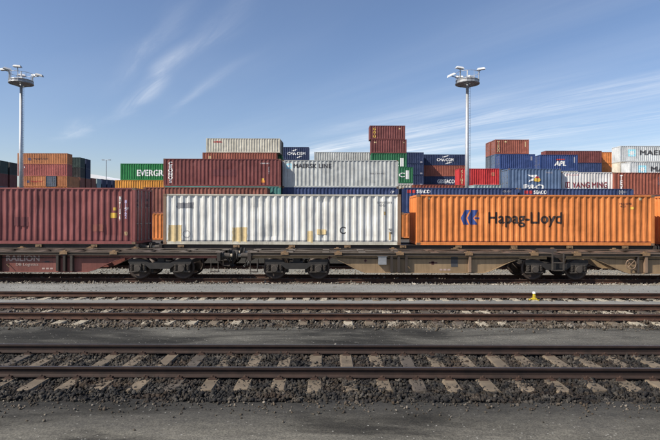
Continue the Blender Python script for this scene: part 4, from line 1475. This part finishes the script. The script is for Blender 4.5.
def mast(label, px, d, ytop, ybase_r, lamps, rot):
    d = d * DN
    x = PX(px, d)
    H = PZ(ytop, d) - YZ
    t = thing('light_mast', label, 'light mast', (x, d, YZ), 0, 'tall floodlight masts in the yard')
    m = MB(); m.tube((0, 0, 0.06), (0, 0, H), ybase_r, ybase_r * 0.55, 16)
    m.build('pole', MATS['galvanised'], t, True)
    m = MB(); m.tube((0, 0, 0.0), (0, 0, 0.06), 0.75, 0.75, 16)
    for i in range(8):
        a = i * math.pi / 4
        m.tube((0.6 * math.cos(a), 0.6 * math.sin(a), 0.06), (0.6 * math.cos(a), 0.6 * math.sin(a), 0.14), 0.035)
    m.build('base_flange', MATS['galvanised'], t)
    m = MB()
    for z in np.arange(1.5, H - 0.6, 0.35):
        m.box(ybase_r * 0.5, ybase_r + 0.08, -0.015, 0.015, z, z + 0.025)
    m.box(ybase_r + 0.06, ybase_r + 0.085, -0.02, 0.02, 1.4, H)
    m.build('ladder', MATS['lamp_metal'], t)
    Rr = 1.62
    n = 20
    m = MB()
    for r, z in ((Rr, 0.0), (Rr - 0.06, 0.42)):
        pts = [(r * math.cos(2 * math.pi * i / n), r * math.sin(2 * math.pi * i / n), H + z) for i in range(n + 1)]
        for a, b in zip(pts, pts[1:]):
            a, b = Vector(a), Vector(b)
            m.tube(a, b, 0.09, 0.09, 6)
    outer = [(Rr * math.cos(2 * math.pi * i / n), Rr * math.sin(2 * math.pi * i / n)) for i in range(n)]
    inner = [(0.45 * math.cos(2 * math.pi * i / n), 0.45 * math.sin(2 * math.pi * i / n)) for i in range(n)]
    vs = [(a, b, H - 0.02) for a, b in outer] + [(a, b, H - 0.02) for a, b in inner] + [(a, b, H + 0.03) for a, b in outer] + [(a, b, H + 0.03) for a, b in inner] + [(a * 0.98, b * 0.98, H + 0.42) for a, b in outer]
    fs = [(i, (i + 1) % n, (i + 1) % n + n, i + n) for i in range(n)] + [(i + 2 * n, (i + 1) % n + 2 * n, (i + 1) % n + 3 * n, i + 3 * n) for i in range(n)]
    fs += [(i + 2 * n, (i + 1) % n + 2 * n, (i + 1) % n + 4 * n, i + 4 * n) for i in range(n)]
    m.add(vs, fs)
    for i in range(6):
        a = i * math.pi / 3
        m.tube((0.2 * math.cos(a), 0.2 * math.sin(a), H - 0.5), (Rr * math.cos(a), Rr * math.sin(a), H), 0.05)
    m.build('platform', MATS['lamp_metal'], t)
    m = MB()
    pts = [(Rr * math.cos(2 * math.pi * i / n), Rr * math.sin(2 * math.pi * i / n), H + 1.5) for i in range(n + 1)]
    m.path(pts, 0.035, 5)
    for i in range(0, n, 2):
        a = 2 * math.pi * i / n
        m.tube((Rr * math.cos(a), Rr * math.sin(a), H), (Rr * math.cos(a), Rr * math.sin(a), H + 1.5), 0.03, 0.03, 5)
    m.build('railing', MATS['galvanised'], t)
    m = MB(); m.box(-0.3, 0.3, -0.25, 0.25, H + 0.05, H + 0.95); m.tube((0, 0, H), (0, 0, H + 1.9), 0.09)
    m.build('control_cabinet', MATS['lamp_white'], t)
    for (ax, ay, az, kind, yaw, pit) in lamps:
        m = MB()
        ln = math.hypot(ax, ay)
        bx, by = ax / ln * Rr * 0.95, ay / ln * Rr * 0.95
        m.path([(bx, by, H + 0.4), (bx, by, H + az - 0.25), (ax, ay, H + az)], 0.06, 6)
        m.build('lamp_arm', MATS['lamp_metal'], t)
        floodlight(t, (ax, ay, H + az), yaw, MATS['lamp_white'] if kind else MATS['lamp_metal'], pit)
    return t


mast('tall grey light mast by the orange stack at left', 20.8, 75, 84.5, 0.34,
     [(-2.3, -0.3, 1.95, 0, 0.1, -0.1), (-1.25, -1.3, 1.75, 1, 0.6, 0.15), (0.5, -1.7, 2.0, 0, 0.1, 0.05), (1.2, 1.4, 1.55, 1, -0.5, 0.2), (2.6, 0.2, 1.25, 0, 0.05, 0.25), (-0.9, 1.5, 1.6, 1, 0.4, 0.0)], 0)
mast('tall pale light mast in front of the bright red container', 467.0, 70, 83.5, 0.36,
     [(-2.35, -0.5, 1.0, 1, 0.2, -0.45), (-1.35, -1.0, 1.85, 1, 0.2, 0.12), (1.75, -0.5, 1.85, 1, -0.1, -0.12), (0.9, 1.5, 1.3, 1, 0.6, 0.1), (-0.7, 1.6, 1.3, 1, -0.3, 0.1)], 0)
# slim lamp post far back
dl = 165 * DN
t = thing('lamp_post', 'slim distant double lamp post before the white hall roof', 'lamp post', (PX(106.2, dl), dl, YZ))
hl = PZ(160.5, dl) - YZ
m = MB(); m.tube((0, 0, 0), (0, 0, hl), 0.17, 0.11, 8); m.build('pole', MATS['lamp_metal'], t)
m = MB(); m.tube((-1.1, 0, hl), (1.1, 0, hl), 0.07); m.build('lamp_arm', MATS['lamp_metal'], t)
for s in (-1, 1):
    m = MB(); m.box(s * 1.1 - 0.35, s * 1.1 + 0.35, -0.25, 0.25, hl - 0.1, hl + 0.12); m.build('lamp_head', MATS['lamp_metal'], t)
# white hall far away
dh = 330.0
t = thing('storage_hall', 'distant hall with pale curved white roof beyond the left stacks', 'building', (PX(84, dh), dh, YZ))
ze = PZ(181.5, dh) - YZ
zt = PZ(174.2, dh) - YZ
m = MB()
n = 16
hw = 22.0
arc = []
for i in range(n + 1):
    u = -1 + 2 * i / n
    arc.append((u * hw, ze + (zt - ze) * (1 - abs(u) ** 1.7)))
m.prism(arc[::-1] + [(-hw, ze - 0.6), (hw, ze - 0.6)], -0.6, 40)
m.build('roof', MATS['hall_white'], t)
m = MB(); m.box(-hw + 0.4, hw - 0.4, 0, 39.5, 0, ze - 0.59); m.build('wall', MATS['hall_wall'], t)
m = MB(); m.box(-3, 3, -0.1, 0, 0, 5); m.build('door', MATS['lamp_metal'], t)

# ------------------------------------------------------------------ small things on the ground
t = thing('point_marker', 'small yellow point marker with white cap beside the third track', 'marker', (PX(534.3, 17.0), 17.0, -0.20))
t.scale = (0.8, 0.8, 0.8)
m = MB(); m.box(-0.20, 0.20, -0.10, 0.10, 0, 0.05); m.box(-0.10, 0.10, -0.08, 0.08, 0.05, 0.09); m.build('base_plate', MATS['yellow'], t)
m = MB(); m.prism([(-0.05, 0.09), (0.05, 0.09), (0.035, 0.30), (-0.035, 0.30)], -0.04, 0.04); m.build('post', MATS['yellow'], t)
m = MB(); m.tube((0, 0, 0.30), (0, 0, 0.37), 0.075, 0.06, 12); m.build('cap', MATS['white_paint'], t)
m = MB(); m.tube((0.03, -0.05, 0.07), (0.28, -0.05, 0.05), 0.022); m.build('lever', MATS['bogie_black'], t)
